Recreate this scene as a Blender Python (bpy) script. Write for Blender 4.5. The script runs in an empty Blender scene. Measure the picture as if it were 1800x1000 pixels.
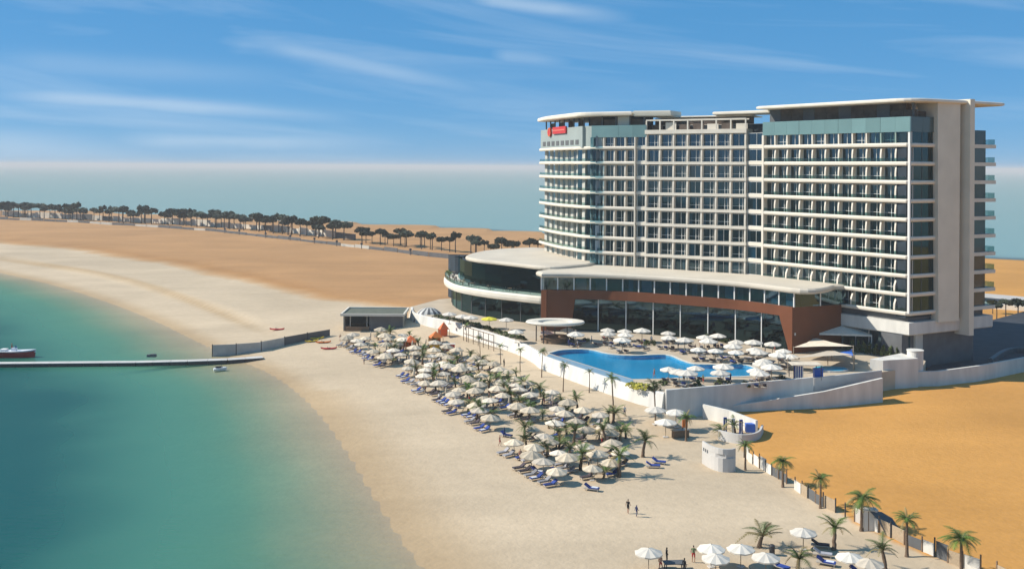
import bpy, math, random
import numpy as np
from mathutils import Vector, Matrix
from mathutils.geometry import tessellate_polygon
random.seed(7)
R = math.radians
S = bpy.context.scene
COL = S.collection

# ------------------------------------------------------------------ camera
FPX, HZ, ROLL, CZ = 1800.0, 293.0, R(0.33), 42.0
cd = bpy.data.cameras.new('camera'); cam = bpy.data.objects.new('camera', cd); COL.objects.link(cam); S.camera = cam
cd.sensor_width = 36; cd.lens = 36.0 * FPX / 1800.0
cd.shift_y = -(500 - HZ) / 1800.0
cd.clip_start = 1; cd.clip_end = 90000
cam.location = (0, 0, CZ); cam.rotation_euler = (math.pi / 2, -ROLL, 0)

# ------------------------------------------------------------------ world, sun, exposure
SUN_EL, SUN_AZ = R(38), R(-84)          # azimuth from +Y towards +X
w = bpy.data.worlds.new('World'); S.world = w; w.use_nodes = True
nt = w.node_tree; N = nt.nodes; LK = nt.links
def wm(op, a, b=None, c=None):
    n = N.new('ShaderNodeMath'); n.operation = op
    for i, x in enumerate((a, b, c)):
        if x is None: continue
        if isinstance(x, (int, float)): n.inputs[i].default_value = x
        else: LK.new(x, n.inputs[i])
    return n.outputs[0]
sky = N.new('ShaderNodeTexSky'); sky.sky_type = 'NISHITA'; sky.sun_disc = False
sky.sun_elevation = SUN_EL; sky.sun_rotation = SUN_AZ
sky.air_density = 0.6; sky.dust_density = 0.0; sky.ozone_density = 4.0; sky.altitude = 0
hs = N.new('ShaderNodeMix'); hs.data_type = 'RGBA'; hs.inputs[0].default_value = 0.72; hs.inputs[7].default_value = (0.50, 2.75, 5.7, 1)
LK.new(sky.outputs[0], hs.inputs[6])
# cirrus: streaks in azimuth / elevation, broken up by stretched noise
tc = N.new('ShaderNodeTexCoord'); sx = N.new('ShaderNodeSeparateXYZ'); LK.new(tc.outputs['Generated'], sx.inputs[0])
az = wm('ARCTAN2', sx.outputs[0], sx.outputs[1])
el = wm('ARCTAN2', sx.outputs[2], wm('SQRT', wm('ADD', wm('MULTIPLY', sx.outputs[0], sx.outputs[0]), wm('MULTIPLY', sx.outputs[1], sx.outputs[1]))))
cmb = N.new('ShaderNodeCombineXYZ'); LK.new(wm('MULTIPLY', az, 2.2), cmb.inputs[0])
LK.new(wm('MULTIPLY', wm('ADD', el, wm('MULTIPLY', az, 0.10)), 22.0), cmb.inputs[1])
nz = N.new('ShaderNodeTexNoise'); nz.inputs['Scale'].default_value = 1.0; nz.inputs['Detail'].default_value = 6; nz.inputs['Roughness'].default_value = 0.55; nz.inputs['Distortion'].default_value = 0.6
LK.new(cmb.outputs[0], nz.inputs['Vector'])
mr = N.new('ShaderNodeMapRange'); mr.inputs[1].default_value = 0.47; mr.inputs[2].default_value = 0.80; mr.inputs[3].default_value = 0; mr.inputs[4].default_value = 0.42
LK.new(nz.outputs[0], mr.inputs[0])
cmb2 = N.new('ShaderNodeCombineXYZ'); LK.new(wm('MULTIPLY', az, 9.0), cmb2.inputs[0]); LK.new(wm('MULTIPLY', el, 60.0), cmb2.inputs[1])
nz2 = N.new('ShaderNodeTexNoise'); nz2.inputs['Scale'].default_value = 1.0; nz2.inputs['Detail'].default_value = 5; LK.new(cmb2.outputs[0], nz2.inputs['Vector'])
elw = wm('ADD', el, wm('MULTIPLY', wm('SUBTRACT', nz2.outputs[0], 0.5), 0.010))
mask = mr.outputs[0]
def pix_dir(px, py): return math.atan((px - 900) / FPX), math.atan((HZ - py) / math.hypot(FPX, px - 900))
for (p0, p1, wd, amp) in (((-40, 166), (640, 210), 0.0066, 0.46), ((420, 70), (900, 170), 0.0085, 0.32), ((800, -10), (1120, 34), 0.0075, 0.42),
                          ((180, 250), (720, 252), 0.008, 0.36), ((-400, 236), (330, 282), 0.013, 0.34), ((-60, 110), (560, 140), 0.010, 0.16), ((860, 95), (1010, 110), 0.007, 0.22)):
    (a0, e0), (a1, e1) = pix_dir(*p0), pix_dir(*p1)
    t = wm('DIVIDE', wm('SUBTRACT', az, a0), a1 - a0)
    along = wm('MINIMUM', wm('MAXIMUM', wm('MULTIPLY', t, 5.0), 0.0), 1.0)
    along = wm('MULTIPLY', along, wm('MINIMUM', wm('MAXIMUM', wm('MULTIPLY', wm('SUBTRACT', 1.0, t), 2.2), 0.0), 1.0))
    off = wm('DIVIDE', wm('SUBTRACT', elw, wm('ADD', wm('MULTIPLY', t, e1 - e0), e0)), wd)
    g = wm('EXPONENT', wm('MULTIPLY', wm('MULTIPLY', off, off), -1.0))
    mask = wm('MAXIMUM', mask, wm('MULTIPLY', wm('MULTIPLY', g, along), amp))
mask = wm('MINIMUM', mask, 0.8)
cm = N.new('ShaderNodeMix'); cm.data_type = 'RGBA'; LK.new(mask, cm.inputs[0]); LK.new(hs.outputs[2], cm.inputs[6]); cm.inputs[7].default_value = (5.6, 6.7, 7.8, 1)
LK.new(cm.outputs[2], N['Background'].inputs[0]); N['Background'].inputs[1].default_value = 0.088
sd = bpy.data.lights.new('sun', 'SUN'); sun = bpy.data.objects.new('sun', sd); COL.objects.link(sun)
sd.energy = 5.0; sd.angle = R(0.53); sd.color = (1.0, 0.93, 0.82)
to_sun = Vector((math.sin(SUN_AZ) * math.cos(SUN_EL), math.cos(SUN_AZ) * math.cos(SUN_EL), math.sin(SUN_EL)))
sun.rotation_euler = to_sun.to_track_quat('Z', 'Y').to_euler(); sun.location = to_sun * 300
S.view_settings.view_transform = 'Standard'; S.view_settings.look = 'None'; S.view_settings.exposure = 0.42; S.view_settings.gamma = 1.0
S.cycles.max_bounces = 8; S.cycles.transparent_max_bounces = 16; S.cycles.caustics_reflective = False; S.cycles.caustics_refractive = False
S.cycles.use_denoising = True

# ------------------------------------------------------------------ helpers
def at(px, py, z=1.0):
    """point of height z that the photograph shows at (px, py): used to survey the site"""
    u, v = px - 900.0, py - HZ; c, s = math.cos(ROLL), math.sin(ROLL)
    u, v = u * c + v * s, -u * s + v * c
    D = FPX * (CZ - z) / v
    return Vector((u * D / FPX, D, z))
def g2(px, py, z=1.0):
    p = at(px, py, z); return (p.x, p.y)
class MB:
    def __init__(s): s.v = []; s.f = []; s.m = []
    def add(s, vs, fs, mi=0):
        n = len(s.v); s.v += [tuple(v) for v in vs]; s.f += [tuple(i + n for i in f) for f in fs]; s.m += [mi] * len(fs); return s
    def box(s, c, d, rz=0.0, mi=0):
        cx, cy, cz = c; hx, hy, hz = d[0] / 2, d[1] / 2, d[2] / 2; co, si = math.cos(rz), math.sin(rz); vs = []
        for z in (-hz, hz):
            for x, y in ((-hx, -hy), (hx, -hy), (hx, hy), (-hx, hy)): vs.append((cx + x * co - y * si, cy + x * si + y * co, cz + z))
        return s.add(vs, [(3, 2, 1, 0), (4, 5, 6, 7), (0, 1, 5, 4), (1, 2, 6, 5), (2, 3, 7, 6), (3, 0, 4, 7)], mi)
    def prism(s, poly, z0, z1, mi=0, top=None):
        n = len(poly); a = sum(poly[i][0] * poly[(i + 1) % n][1] - poly[(i + 1) % n][0] * poly[i][1] for i in range(n))
        if a < 0: poly = poly[::-1]
        tp = poly if top is None else top
        vs = [(p[0], p[1], z0) for p in poly] + [(p[0], p[1], z1) for p in tp]
        fs = [tuple(range(n - 1, -1, -1)), tuple(range(n, 2 * n))] + [(i, (i + 1) % n, n + (i + 1) % n, n + i) for i in range(n)]
        return s.add(vs, fs, mi)
    def tube(s, pts, rs, n=8, mi=0, cap=True):
        pts = [Vector(p) for p in pts]; vs = []
        for i, p in enumerate(pts):
            d = (pts[min(i + 1, len(pts) - 1)] - pts[max(i - 1, 0)]).normalized()
            a = Vector((0, 0, 1)) if abs(d.z) < .9 else Vector((1, 0, 0)); u = d.cross(a).normalized(); q = d.cross(u)
            r = rs[i] if isinstance(rs, (list, tuple)) else rs
            vs += [p + (u * math.cos(2 * math.pi * k / n) + q * math.sin(2 * math.pi * k / n)) * r for k in range(n)]
        fs = [(i * n + k, i * n + (k + 1) % n, (i + 1) * n + (k + 1) % n, (i + 1) * n + k) for i in range(len(pts) - 1) for k in range(n)]
        if cap: fs += [tuple(range(n)), tuple(range((len(pts) - 1) * n + n - 1, (len(pts) - 1) * n - 1, -1))]
        return s.add(vs, fs, mi)
    def sweep(s, path, prof, mi=0, closed=False, flip=False):
        """profile (offset outwards, z) carried along a plan path; outwards is to the right-hand of travel unless flip"""
        n = len(path); k = len(prof); vs = []
        for i in range(n):
            p = Vector(path[i][:2])
            a = Vector(path[i - 1][:2]) if (i > 0 or closed) else None
            b = Vector(path[(i + 1) % n][:2]) if (i < n - 1 or closed) else None
            d1 = (p - a).normalized() if a is not None else (b - p).normalized(); d2 = (b - p).normalized() if b is not None else d1
            nn = (Vector((d1.y, -d1.x)) + Vector((d2.y, -d2.x))); nn.normalize(); c = max(.35, nn.dot(Vector((d1.y, -d1.x)))); nn /= c
            if flip: nn = -nn
            zz = path[i][2] if len(path[i]) > 2 else 0
            vs += [(p.x + nn.x * o, p.y + nn.y * o, z + zz) for o, z in prof]
        m = n if closed else n - 1
        fs = [(i * k + j, ((i + 1) % n) * k + j, ((i + 1) % n) * k + (j + 1) % k, i * k + (j + 1) % k) for i in range(m) for j in range(k)]
        if not closed: fs += [tuple(range(k - 1, -1, -1)), tuple(range((n - 1) * k, n * k))]
        return s.add(vs, fs, mi)
    def mesh(s, name, mats, smooth=False):
        me = bpy.data.meshes.new(name); me.from_pydata(s.v, [], s.f)
        for m in (mats if isinstance(mats, (list, tuple)) else [mats]): me.materials.append(m)
        if max(s.m, default=0) > 0: me.polygons.foreach_set('material_index', s.m)
        if smooth: me.polygons.foreach_set('use_smooth', [True] * len(me.polygons))
        me.update(); return me
    def obj(s, name, mats, parent=None, smooth=False): return link(name, s.mesh(name, mats, smooth), parent)
def link(name, me, parent=None, loc=None, rz=0, local=False):
    o = bpy.data.objects.new(name, me); COL.objects.link(o)
    if loc is not None: o.location = loc
    o.rotation_euler = (0, 0, rz)
    if parent is not None:
        o.parent = parent
        if not local: o.matrix_parent_inverse = PINV.get(parent.name, Matrix())
    return o
PINV = {}
def empty(name, loc, rz=0, keep_world=True):
    e = bpy.data.objects.new(name, None); COL.objects.link(e); e.location = loc; e.rotation_euler = (0, 0, rz); e.empty_display_size = .5
    PINV[e.name] = (Matrix.Translation(Vector(loc)) @ Matrix.Rotation(rz, 4, 'Z')).inverted(); return e
def tag(o, label, cat, group=None, kind=None):
    o['label'] = label; o['category'] = cat
    if group: o['group'] = group
    o['kind'] = kind or 'thing'
    return o
def struct(o): o['kind'] = 'structure'; return o
def copy_tree(o, loc, rz, label, scale=None, parent=None):
    c = o.copy(); COL.objects.link(c); c.location = loc; c.rotation_euler = (0, 0, rz); c['label'] = label
    if scale: c.scale = (scale,) * 3 if isinstance(scale, (int, float)) else scale
    for ch in KIDS.get(o.name, ()):
        d = ch.copy(); COL.objects.link(d); d.parent = c
        for gch in KIDS.get(ch.name, ()):
            e = gch.copy(); COL.objects.link(e); e.parent = d
    return c
KIDS = {}
def kid(parent, name, me, loc=(0, 0, 0), rot=(0, 0, 0), scale=None):
    o = bpy.data.objects.new(name, me); COL.objects.link(o); o.parent = parent; o.location = loc; o.rotation_euler = rot
    if scale: o.scale = scale
    KIDS.setdefault(parent.name, []).append(o); return o
def catmull(pts, n=6, closed=False):
    out = []; m = len(pts); P = [Vector(p) for p in pts]
    for i in range(m if closed else m - 1):
        p1, p2 = P[i], P[(i + 1) % m]; p0 = P[i - 1] if (i > 0 or closed) else p1 * 2 - p2; p3 = P[(i + 2) % m] if (i + 2 < m or closed) else p2 * 2 - p1
        for k in range(n):
            t = k / n; out.append(.5 * ((2 * p1) + (p2 - p0) * t + (2 * p0 - 5 * p1 + 4 * p2 - p3) * t * t + (3 * p1 - p0 - 3 * p2 + p3) * t ** 3))
    if not closed: out.append(P[-1])
    return [tuple(p) for p in out]
ORD = ['', 'first', 'second', 'third', 'fourth', 'fifth', 'sixth', 'seventh', 'eighth', 'ninth', 'tenth', 'eleventh', 'twelfth', 'thirteenth', 'fourteenth', 'fifteenth', 'sixteenth', 'seventeenth', 'eighteenth', 'nineteenth', 'twentieth']
def ordn(i):
    if i <= 20: return ORD[i]
    t, u = divmod(i, 10); tens = {2: 'twenty', 3: 'thirty', 4: 'forty', 5: 'fifty', 6: 'sixty', 7: 'seventy', 8: 'eighty', 9: 'ninety', 10: 'hundred', 11: 'hundred-ten', 12: 'hundred-twenty', 13: 'hundred-thirty'}[t]
    return ((tens[:-1] + 'ieth') if tens[-1] == 'y' else tens + 'th') if u == 0 else tens + '-' + ORD[u]

def card(i):
    u = ['', 'one', 'two', 'three', 'four', 'five', 'six', 'seven', 'eight', 'nine', 'ten', 'eleven', 'twelve', 'thirteen', 'fourteen', 'fifteen', 'sixteen', 'seventeen', 'eighteen', 'nineteen']
    if i < 20: return u[i]
    t, q = divmod(i, 10); return {2: 'twenty', 3: 'thirty', 4: 'forty', 5: 'fifty'}[t] + ('-' + u[q] if q else '')

# ------------------------------------------------------------------ materials
def pmat(name, col, rough=.6, var=0, scale=4., bump=0, spec=.35, metal=0, objvar=0, stretch=None, bscale=None):
    m = bpy.data.materials.new(name); m.use_nodes = True; n = m.node_tree.nodes; l = m.node_tree.links; b = n['Principled BSDF']
    b.inputs['Base Color'].default_value = (*col, 1); b.inputs['Roughness'].default_value = rough; b.inputs['Specular IOR Level'].default_value = spec; b.inputs['Metallic'].default_value = metal
    src = None; fac = None
    if var or bump:
        t = n.new('ShaderNodeTexCoord'); mp = n.new('ShaderNodeMapping'); l.new(t.outputs['Object'], mp.inputs[0])
        if stretch: mp.inputs['Scale'].default_value = stretch
    if var:
        z = n.new('ShaderNodeTexNoise'); z.inputs['Scale'].default_value = scale; z.inputs['Detail'].default_value = 5; l.new(mp.outputs[0], z.inputs['Vector'])
        r = n.new('ShaderNodeMapRange'); r.inputs[1].default_value = .3; r.inputs[2].default_value = .7; r.inputs[3].default_value = 1 - var; r.inputs[4].default_value = 1 + var; l.new(z.outputs[0], r.inputs[0]); fac = r.outputs[0]
    if objvar:
        oi = n.new('ShaderNodeObjectInfo'); r2 = n.new('ShaderNodeMapRange'); r2.inputs[3].default_value = 1 - objvar; r2.inputs[4].default_value = 1 + objvar; l.new(oi.outputs['Random'], r2.inputs[0])
        if fac is None: fac = r2.outputs[0]
        else:
            mu = n.new('ShaderNodeMath'); mu.operation = 'MULTIPLY'; l.new(fac, mu.inputs[0]); l.new(r2.outputs[0], mu.inputs[1]); fac = mu.outputs[0]
    if fac is not None:
        vm = n.new('ShaderNodeVectorMath'); vm.operation = 'SCALE'; vm.inputs[0].default_value = col; l.new(fac, vm.inputs['Scale']); l.new(vm.outputs[0], b.inputs['Base Color'])
    if bump:
        z2 = n.new('ShaderNodeTexNoise'); z2.inputs['Scale'].default_value = bscale or scale * 3; z2.inputs['Detail'].default_value = 4; l.new(mp.outputs[0], z2.inputs['Vector'])
        bp = n.new('ShaderNodeBump'); bp.inputs['Strength'].default_value = bump; bp.inputs['Distance'].default_value = .1; l.new(z2.outputs[0], bp.inputs['Height']); l.new(bp.outputs[0], b.inputs['Normal'])
    return m
def glassmat(name, tint, base=.06, rough=.02, amt=(.9, .9, .9)):
    m = bpy.data.materials.new(name); m.use_nodes = True; n = m.node_tree.nodes; l = m.node_tree.links; n.remove(n['Principled BSDF']); out = n['Material Output']
    t = n.new('ShaderNodeBsdfTransparent'); t.inputs[0].default_value = (*tint, 1); gl = n.new('ShaderNodeBsdfGlossy'); gl.inputs['Roughness'].default_value = rough; gl.inputs[0].default_value = (*amt, 1)
    fr = n.new('ShaderNodeFresnel'); fr.inputs[0].default_value = 1.5; ad = n.new('ShaderNodeMath'); ad.operation = 'ADD'; ad.inputs[1].default_value = base; l.new(fr.outputs[0], ad.inputs[0])
    geo = n.new('ShaderNodeNewGeometry'); ir = n.new('ShaderNodeMapRange'); ir.inputs[3].default_value = 1.5; ir.inputs[4].default_value = 1 / 1.5; l.new(geo.outputs['Backfacing'], ir.inputs[0]); l.new(ir.outputs[0], fr.inputs[0])
    mx = n.new('ShaderNodeMixShader'); l.new(ad.outputs[0], mx.inputs[0]); l.new(t.outputs[0], mx.inputs[1]); l.new(gl.outputs[0], mx.inputs[2]); l.new(mx.outputs[0], out.inputs[0])
    return m
M = {}
M['white'] = pmat('white_render', (.67, .615, .52), .65, .06, .35, spec=.25)
M['wall_white'] = pmat('white_wall_paint', (.60, .58, .53), .7, .13, .6, spec=.2, stretch=(1, 1, .18))
M['beige'] = pmat('beige_concrete', (.66, .61, .50), .75, .06, .25, spec=.2)
M['greywall'] = pmat('grey_panel', (.46, .45, .40), .7, .08, .4)
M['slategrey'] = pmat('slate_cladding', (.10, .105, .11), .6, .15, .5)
M['teal'] = pmat('teal_spandrel_glass', (.14, .24, .24), .08, .10, .12, spec=.5, objvar=.10)
M['sage'] = pmat('sage_panel', (.30, .34, .32), .4, .06, .3)
M['brown'] = pmat('copper_brown_cladding', (.150, .048, .018), .55, .12, .25, spec=.3)
M['darkroom'] = pmat('dark_interior', (.022, .035, .048), .9, .3, .4)
M['brownroom'] = pmat('brown_terrace_wall', (.10, .075, .06), .8, .35, .6)
M['frame'] = pmat('white_window_frame', (.66, .66, .63), .5)
M['curtain'] = pmat('curtain_cloth', (.22, .28, .33), .9, objvar=.6)
M['glass'] = glassmat('window_glass', (.17, .36, .45), .08, amt=(.5, .8, .95))
M['slate_glass'] = pmat('dark_teal_glass', (.018, .045, .05), .08, spec=.6, objvar=.4)
M['railglass'] = glassmat('balcony_glass', (.62, .74, .74), .0, amt=(.6, .8, .8))
M['bigglass'] = glassmat('podium_glass', (.035, .08, .09), .02, amt=(.35, .66, .75))
M['roof'] = pmat('roof_membrane', (.54, .485, .395), .8, .07, .15)
M['asphalt'] = pmat('asphalt', (.038, .042, .050), .85, .2, .3)
M['concrete'] = pmat('concrete_wall', (.50, .48, .45), .8, .08, .4)
M['deck'] = pmat('pool_deck_paving', (.46, .38, .28), .8, .12, .25, bump=.2)
M['path'] = pmat('pale_paving', (.55, .50, .42), .8, .1, .3)
M['poolfloor'] = pmat('pool_tile', (.012, .40, .60), .4, .10, .15)
M['pooledge'] = pmat('pool_coping', (.58, .55, .48), .6)
M['canopy'] = pmat('parasol_canvas', (.60, .52, .41), .85, .14, 1.2, objvar=.22)
M['canopy_pool'] = pmat('white_parasol_canvas', (.62, .57, .49), .85, .06, 1.2, objvar=.12)
M['canopy_tan'] = pmat('tan_parasol_canvas', (.50, .42, .31), .9, .18, 1.5, objvar=.25)
M['canopy_yellow'] = pmat('yellow_canvas', (.62, .55, .05), .8)
M['canopy_pink'] = pmat('pink_canvas', (.70, .50, .46), .8)
M['canopy_orange'] = pmat('orange_canvas', (.72, .16, .05), .8)
M['pole'] = pmat('parasol_pole', (.30, .24, .17), .6)
M['darkmetal'] = pmat('dark_metal', (.05, .05, .055), .5, metal=.3)
M['lounger'] = pmat('lounger_frame', (.42, .38, .32), .6)
M['cush_blue'] = pmat('blue_cushion', (.018, .045, .21), .85, .1, 3, objvar=.35)
M['cush_grey'] = pmat('grey_cushion', (.25, .25, .27), .85, .1, 3, objvar=.4)
M['cush_dark'] = pmat('dark_cushion', (.05, .04, .05), .85, .1, 3, objvar=.4)
M['towel'] = pmat('pale_towel', (.60, .62, .66), .9)
M['timber'] = pmat('timber', (.20, .13, .08), .75, .2, 2, stretch=(1, 1, 6))
M['trunk'] = pmat('palm_trunk', (.15, .10, .065), .9, .3, 4, bump=.5, stretch=(1, 1, 4))
M['bark'] = pmat('tree_bark', (.07, .055, .045), .9, .25, 3)
M['frond'] = pmat('palm_frond', (.075, .125, .018), .6, .25, .9, objvar=.4)
M['frond_dry'] = pmat('dry_palm_frond', (.24, .19, .075), .7, .25, .9, objvar=.25)
M['leafgrey'] = pmat('grey_shrub_leaves', (.06, .075, .04), .75, .35, .6, objvar=.35)
M['leafdark'] = pmat('dark_tree_leaves', (.040, .055, .032), .75, .4, .25, objvar=.35)
M['shrub'] = pmat('shrub_leaves', (.075, .10, .03), .7, .35, .6, objvar=.3)
M['flower'] = pmat('yellow_flowers', (.45, .40, .05), .7, .3, 2)
M['red'] = pmat('red_paint', (.50, .03, .025), .4)
M['orange'] = pmat('orange_paint', (.65, .17, .03), .5)
M['yellow'] = pmat('yellow_paint', (.72, .50, .03), .45)
M['blue'] = pmat('blue_paint', (.02, .12, .50), .45)
M['boatwhite'] = pmat('boat_gelcoat', (.75, .75, .77), .3, spec=.5)
M['fencepanel'] = pmat('fence_sheet', (.45, .42, .38), .8, .12, .6)
M['reed'] = pmat('reed_screen', (.36, .28, .19), .9, .3, 5, stretch=(8, 8, 1))
M['huttop'] = pmat('hut_roof_felt', (.11, .12, .09), .9, .15, .5)
M['hutwall'] = pmat('hut_wall', (.34, .33, .29), .8, .1, .6)
M['skin'] = pmat('skin', (.42, .24, .16), .6)
M['hair'] = pmat('hair', (.02, .015, .012), .7)
M['cloth_black'] = pmat('black_cloth', (.012, .012, .014), .9)
M['cloth_navy'] = pmat('navy_cloth', (.015, .025, .09), .9)
M['cloth_red'] = pmat('red_cloth', (.42, .03, .03), .9)
M['cloth_white'] = pmat('white_cloth', (.65, .65, .63), .9)
M['cloth_green'] = pmat('green_cloth', (.12, .17, .09), .9)
M['rope'] = pmat('kerb_stone', (.42, .40, .36), .85)

def sandmat():
    m = bpy.data.materials.new('sand'); m.use_nodes = True; n = m.node_tree.nodes; l = m.node_tree.links; b = n['Principled BSDF']
    b.inputs['Roughness'].default_value = .95; b.inputs['Specular IOR Level'].default_value = .12
    tcn = n.new('ShaderNodeTexCoord')
    def noise(sc, det, st=None, dist=0):
        mp = n.new('ShaderNodeMapping'); l.new(tcn.outputs['Object'], mp.inputs[0])
        if st: mp.inputs['Scale'].default_value = st[:3]; mp.inputs['Rotation'].default_value = (0, 0, st[3])
        z = n.new('ShaderNodeTexNoise'); z.inputs['Scale'].default_value = sc; z.inputs['Detail'].default_value = det; z.inputs['Distortion'].default_value = dist; l.new(mp.outputs[0], z.inputs[0]); return z.outputs[0]
    def rng(x, a, b_, c, d):
        r = n.new('ShaderNodeMapRange'); r.inputs[1].default_value = a; r.inputs[2].default_value = b_; r.inputs[3].default_value = c; r.inputs[4].default_value = d; l.new(x, r.inputs[0]); return r.outputs[0]
    def math2(op, a, c):
        q = n.new('ShaderNodeMath'); q.operation = op
        for i, x in enumerate((a, c)):
            if isinstance(x, (int, float)): q.inputs[i].default_value = x
            else: l.new(x, q.inputs[i])
        return q.outputs[0]
    at_ = n.new('ShaderNodeAttribute'); at_.attribute_name = 'pale'; we = n.new('ShaderNodeAttribute'); we.attribute_name = 'wet'
    edge = math2('ADD', at_.outputs['Fac'], math2('MULTIPLY', math2('SUBTRACT', noise(.06, 5, (1, 1, 1, 0)), .5), .35))
    edge = rng(edge, .35, .65, 0, 1)
    mx = n.new('ShaderNodeMix'); mx.data_type = 'RGBA'; l.new(edge, mx.inputs[0]); mx.inputs[6].default_value = (.50, .25, .068, 1); mx.inputs[7].default_value = (.49, .388, .268, 1)
    v = math2('MULTIPLY', rng(noise(.022, 6, (1, 1, 1, 0), .8), .3, .7, .88, 1.10), rng(noise(.7, 8), .3, .7, .95, 1.05))
    v = math2('MULTIPLY', v, rng(noise(.05, 4, (.25, 1.6, 1, .5), .5), .35, .7, .95, 1.06))
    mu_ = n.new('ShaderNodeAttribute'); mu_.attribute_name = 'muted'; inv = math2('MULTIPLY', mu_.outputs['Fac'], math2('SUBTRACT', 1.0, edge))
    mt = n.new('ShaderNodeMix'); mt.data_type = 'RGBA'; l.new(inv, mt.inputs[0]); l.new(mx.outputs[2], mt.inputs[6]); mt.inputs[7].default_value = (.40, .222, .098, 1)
    wc = n.new('ShaderNodeMix'); wc.data_type = 'RGBA'; l.new(we.outputs['Fac'], wc.inputs[0]); wc.inputs[6].default_value = (1, 1, 1, 1); wc.inputs[7].default_value = (.78, .70, .58, 1)
    wm_ = n.new('ShaderNodeMix'); wm_.data_type = 'RGBA'; wm_.blend_type = 'MULTIPLY'; wm_.inputs[0].default_value = 1.0; l.new(mt.outputs[2], wm_.inputs[6]); l.new(wc.outputs[2], wm_.inputs[7])
    vm = n.new('ShaderNodeVectorMath'); vm.operation = 'SCALE'; l.new(wm_.outputs[2], vm.inputs[0]); l.new(v, vm.inputs['Scale']); l.new(vm.outputs[0], b.inputs['Base Color'])
    bp = n.new('ShaderNodeBump'); bp.inputs['Strength'].default_value = .4; bp.inputs['Distance'].default_value = .22
    hsum = math2('ADD', math2('MULTIPLY', noise(1.6, 6), .8), math2('MULTIPLY', noise(.12, 3), .5)); l.new(hsum, bp.inputs['Height']); l.new(bp.outputs[0], b.inputs['Normal'])
    return m
def watermat(name, shallow, deep, k, ripple, bscale, cap=1.0):
    m = bpy.data.materials.new(name); m.use_nodes = True; n = m.node_tree.nodes; l = m.node_tree.links; n.remove(n['Principled BSDF']); out = n['Material Output']
    a = n.new('ShaderNodeAttribute'); a.attribute_name = 'depth'
    tcn = n.new('ShaderNodeTexCoord')
    z = n.new('ShaderNodeTexNoise'); z.inputs['Scale'].default_value = .02; z.inputs['Detail'].default_value = 3; l.new(tcn.outputs['Object'], z.inputs[0])
    def math2(op, x, y):
        q = n.new('ShaderNodeMath'); q.operation = op
        for i, u in enumerate((x, y)):
            if isinstance(u, (int, float)): q.inputs[i].default_value = u
            else: l.new(u, q.inputs[i])
        return q.outputs[0]
    dep = math2('MULTIPLY', a.outputs['Fac'], math2('ADD', math2('MULTIPLY', z.outputs[0], 1.5), .25))
    op = math2('SUBTRACT', 1.0, math2('EXPONENT', math2('MULTIPLY', dep, -k), 0))
    mr = n.new('ShaderNodeMapRange'); mr.interpolation_type = 'SMOOTHSTEP'; mr.inputs[1].default_value = .3; mr.inputs[2].default_value = 5.4; l.new(dep, mr.inputs[0])
    mx = n.new('ShaderNodeMix'); mx.data_type = 'RGBA'; l.new(mr.outputs[0], mx.inputs[0]); mx.inputs[6].default_value = (*shallow, 1); mx.inputs[7].default_value = (*deep, 1)
    df = n.new('ShaderNodeBsdfDiffuse'); l.new(mx.outputs[2], df.inputs[0])
    tr = n.new('ShaderNodeBsdfTransparent'); tm = n.new('ShaderNodeMix'); tm.data_type = 'RGBA'; tm.inputs[6].default_value = (.97, .98, .97, 1); tm.inputs[7].default_value = (.42, .84, .76, 1); l.new(math2('SUBTRACT', 1.0, math2('EXPONENT', math2('MULTIPLY', dep, -1.3), 0)), tm.inputs[0]); l.new(tm.outputs[2], tr.inputs[0])
    m1 = n.new('ShaderNodeMixShader'); l.new(op, m1.inputs[0]); l.new(tr.outputs[0], m1.inputs[1]); l.new(df.outputs[0], m1.inputs[2])
    gl = n.new('ShaderNodeBsdfGlossy'); gl.inputs['Roughness'].default_value = .12
    fr = n.new('ShaderNodeFresnel'); geo = n.new('ShaderNodeNewGeometry'); ir = n.new('ShaderNodeMapRange'); ir.inputs[3].default_value = 1.33; ir.inputs[4].default_value = 1 / 1.33; l.new(geo.outputs['Backfacing'], ir.inputs[0]); l.new(ir.outputs[0], fr.inputs[0])
    z2 = n.new('ShaderNodeTexNoise'); z2.inputs['Scale'].default_value = bscale; z2.inputs['Detail'].default_value = 5; z2.inputs['Roughness'].default_value = .6; mp = n.new('ShaderNodeMapping'); mp.inputs['Scale'].default_value = (.5, 1.3, 1); mp.inputs['Rotation'].default_value = (0, 0, .35); l.new(tcn.outputs['Object'], mp.inputs[0]); l.new(mp.outputs[0], z2.inputs[0])
    bp = n.new('ShaderNodeBump'); bp.inputs['Strength'].default_value = ripple; bp.inputs['Distance'].default_value = .3; l.new(z2.outputs[0], bp.inputs['Height'])
    l.new(bp.outputs[0], gl.inputs['Normal']); l.new(bp.outputs[0], fr.inputs['Normal'])
    m2 = n.new('ShaderNodeMixShader'); l.new(math2('MINIMUM', fr.outputs[0], cap), m2.inputs[0]); l.new(m1.outputs[0], m2.inputs[1]); l.new(gl.outputs[0], m2.inputs[2]); l.new(m2.outputs[0], out.inputs[0])
    return m
M['sand'] = sandmat()
M['sea'] = watermat('lagoon_water', (.092, .285, .190), (.006, .076, .064), .60, .35, .6, .14)
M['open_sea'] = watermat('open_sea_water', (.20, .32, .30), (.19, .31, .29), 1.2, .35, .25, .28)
M['poolwater'] = glassmat('pool_water', (.45, .84, .95), .0, .18, amt=(.5, .7, .8))

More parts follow.
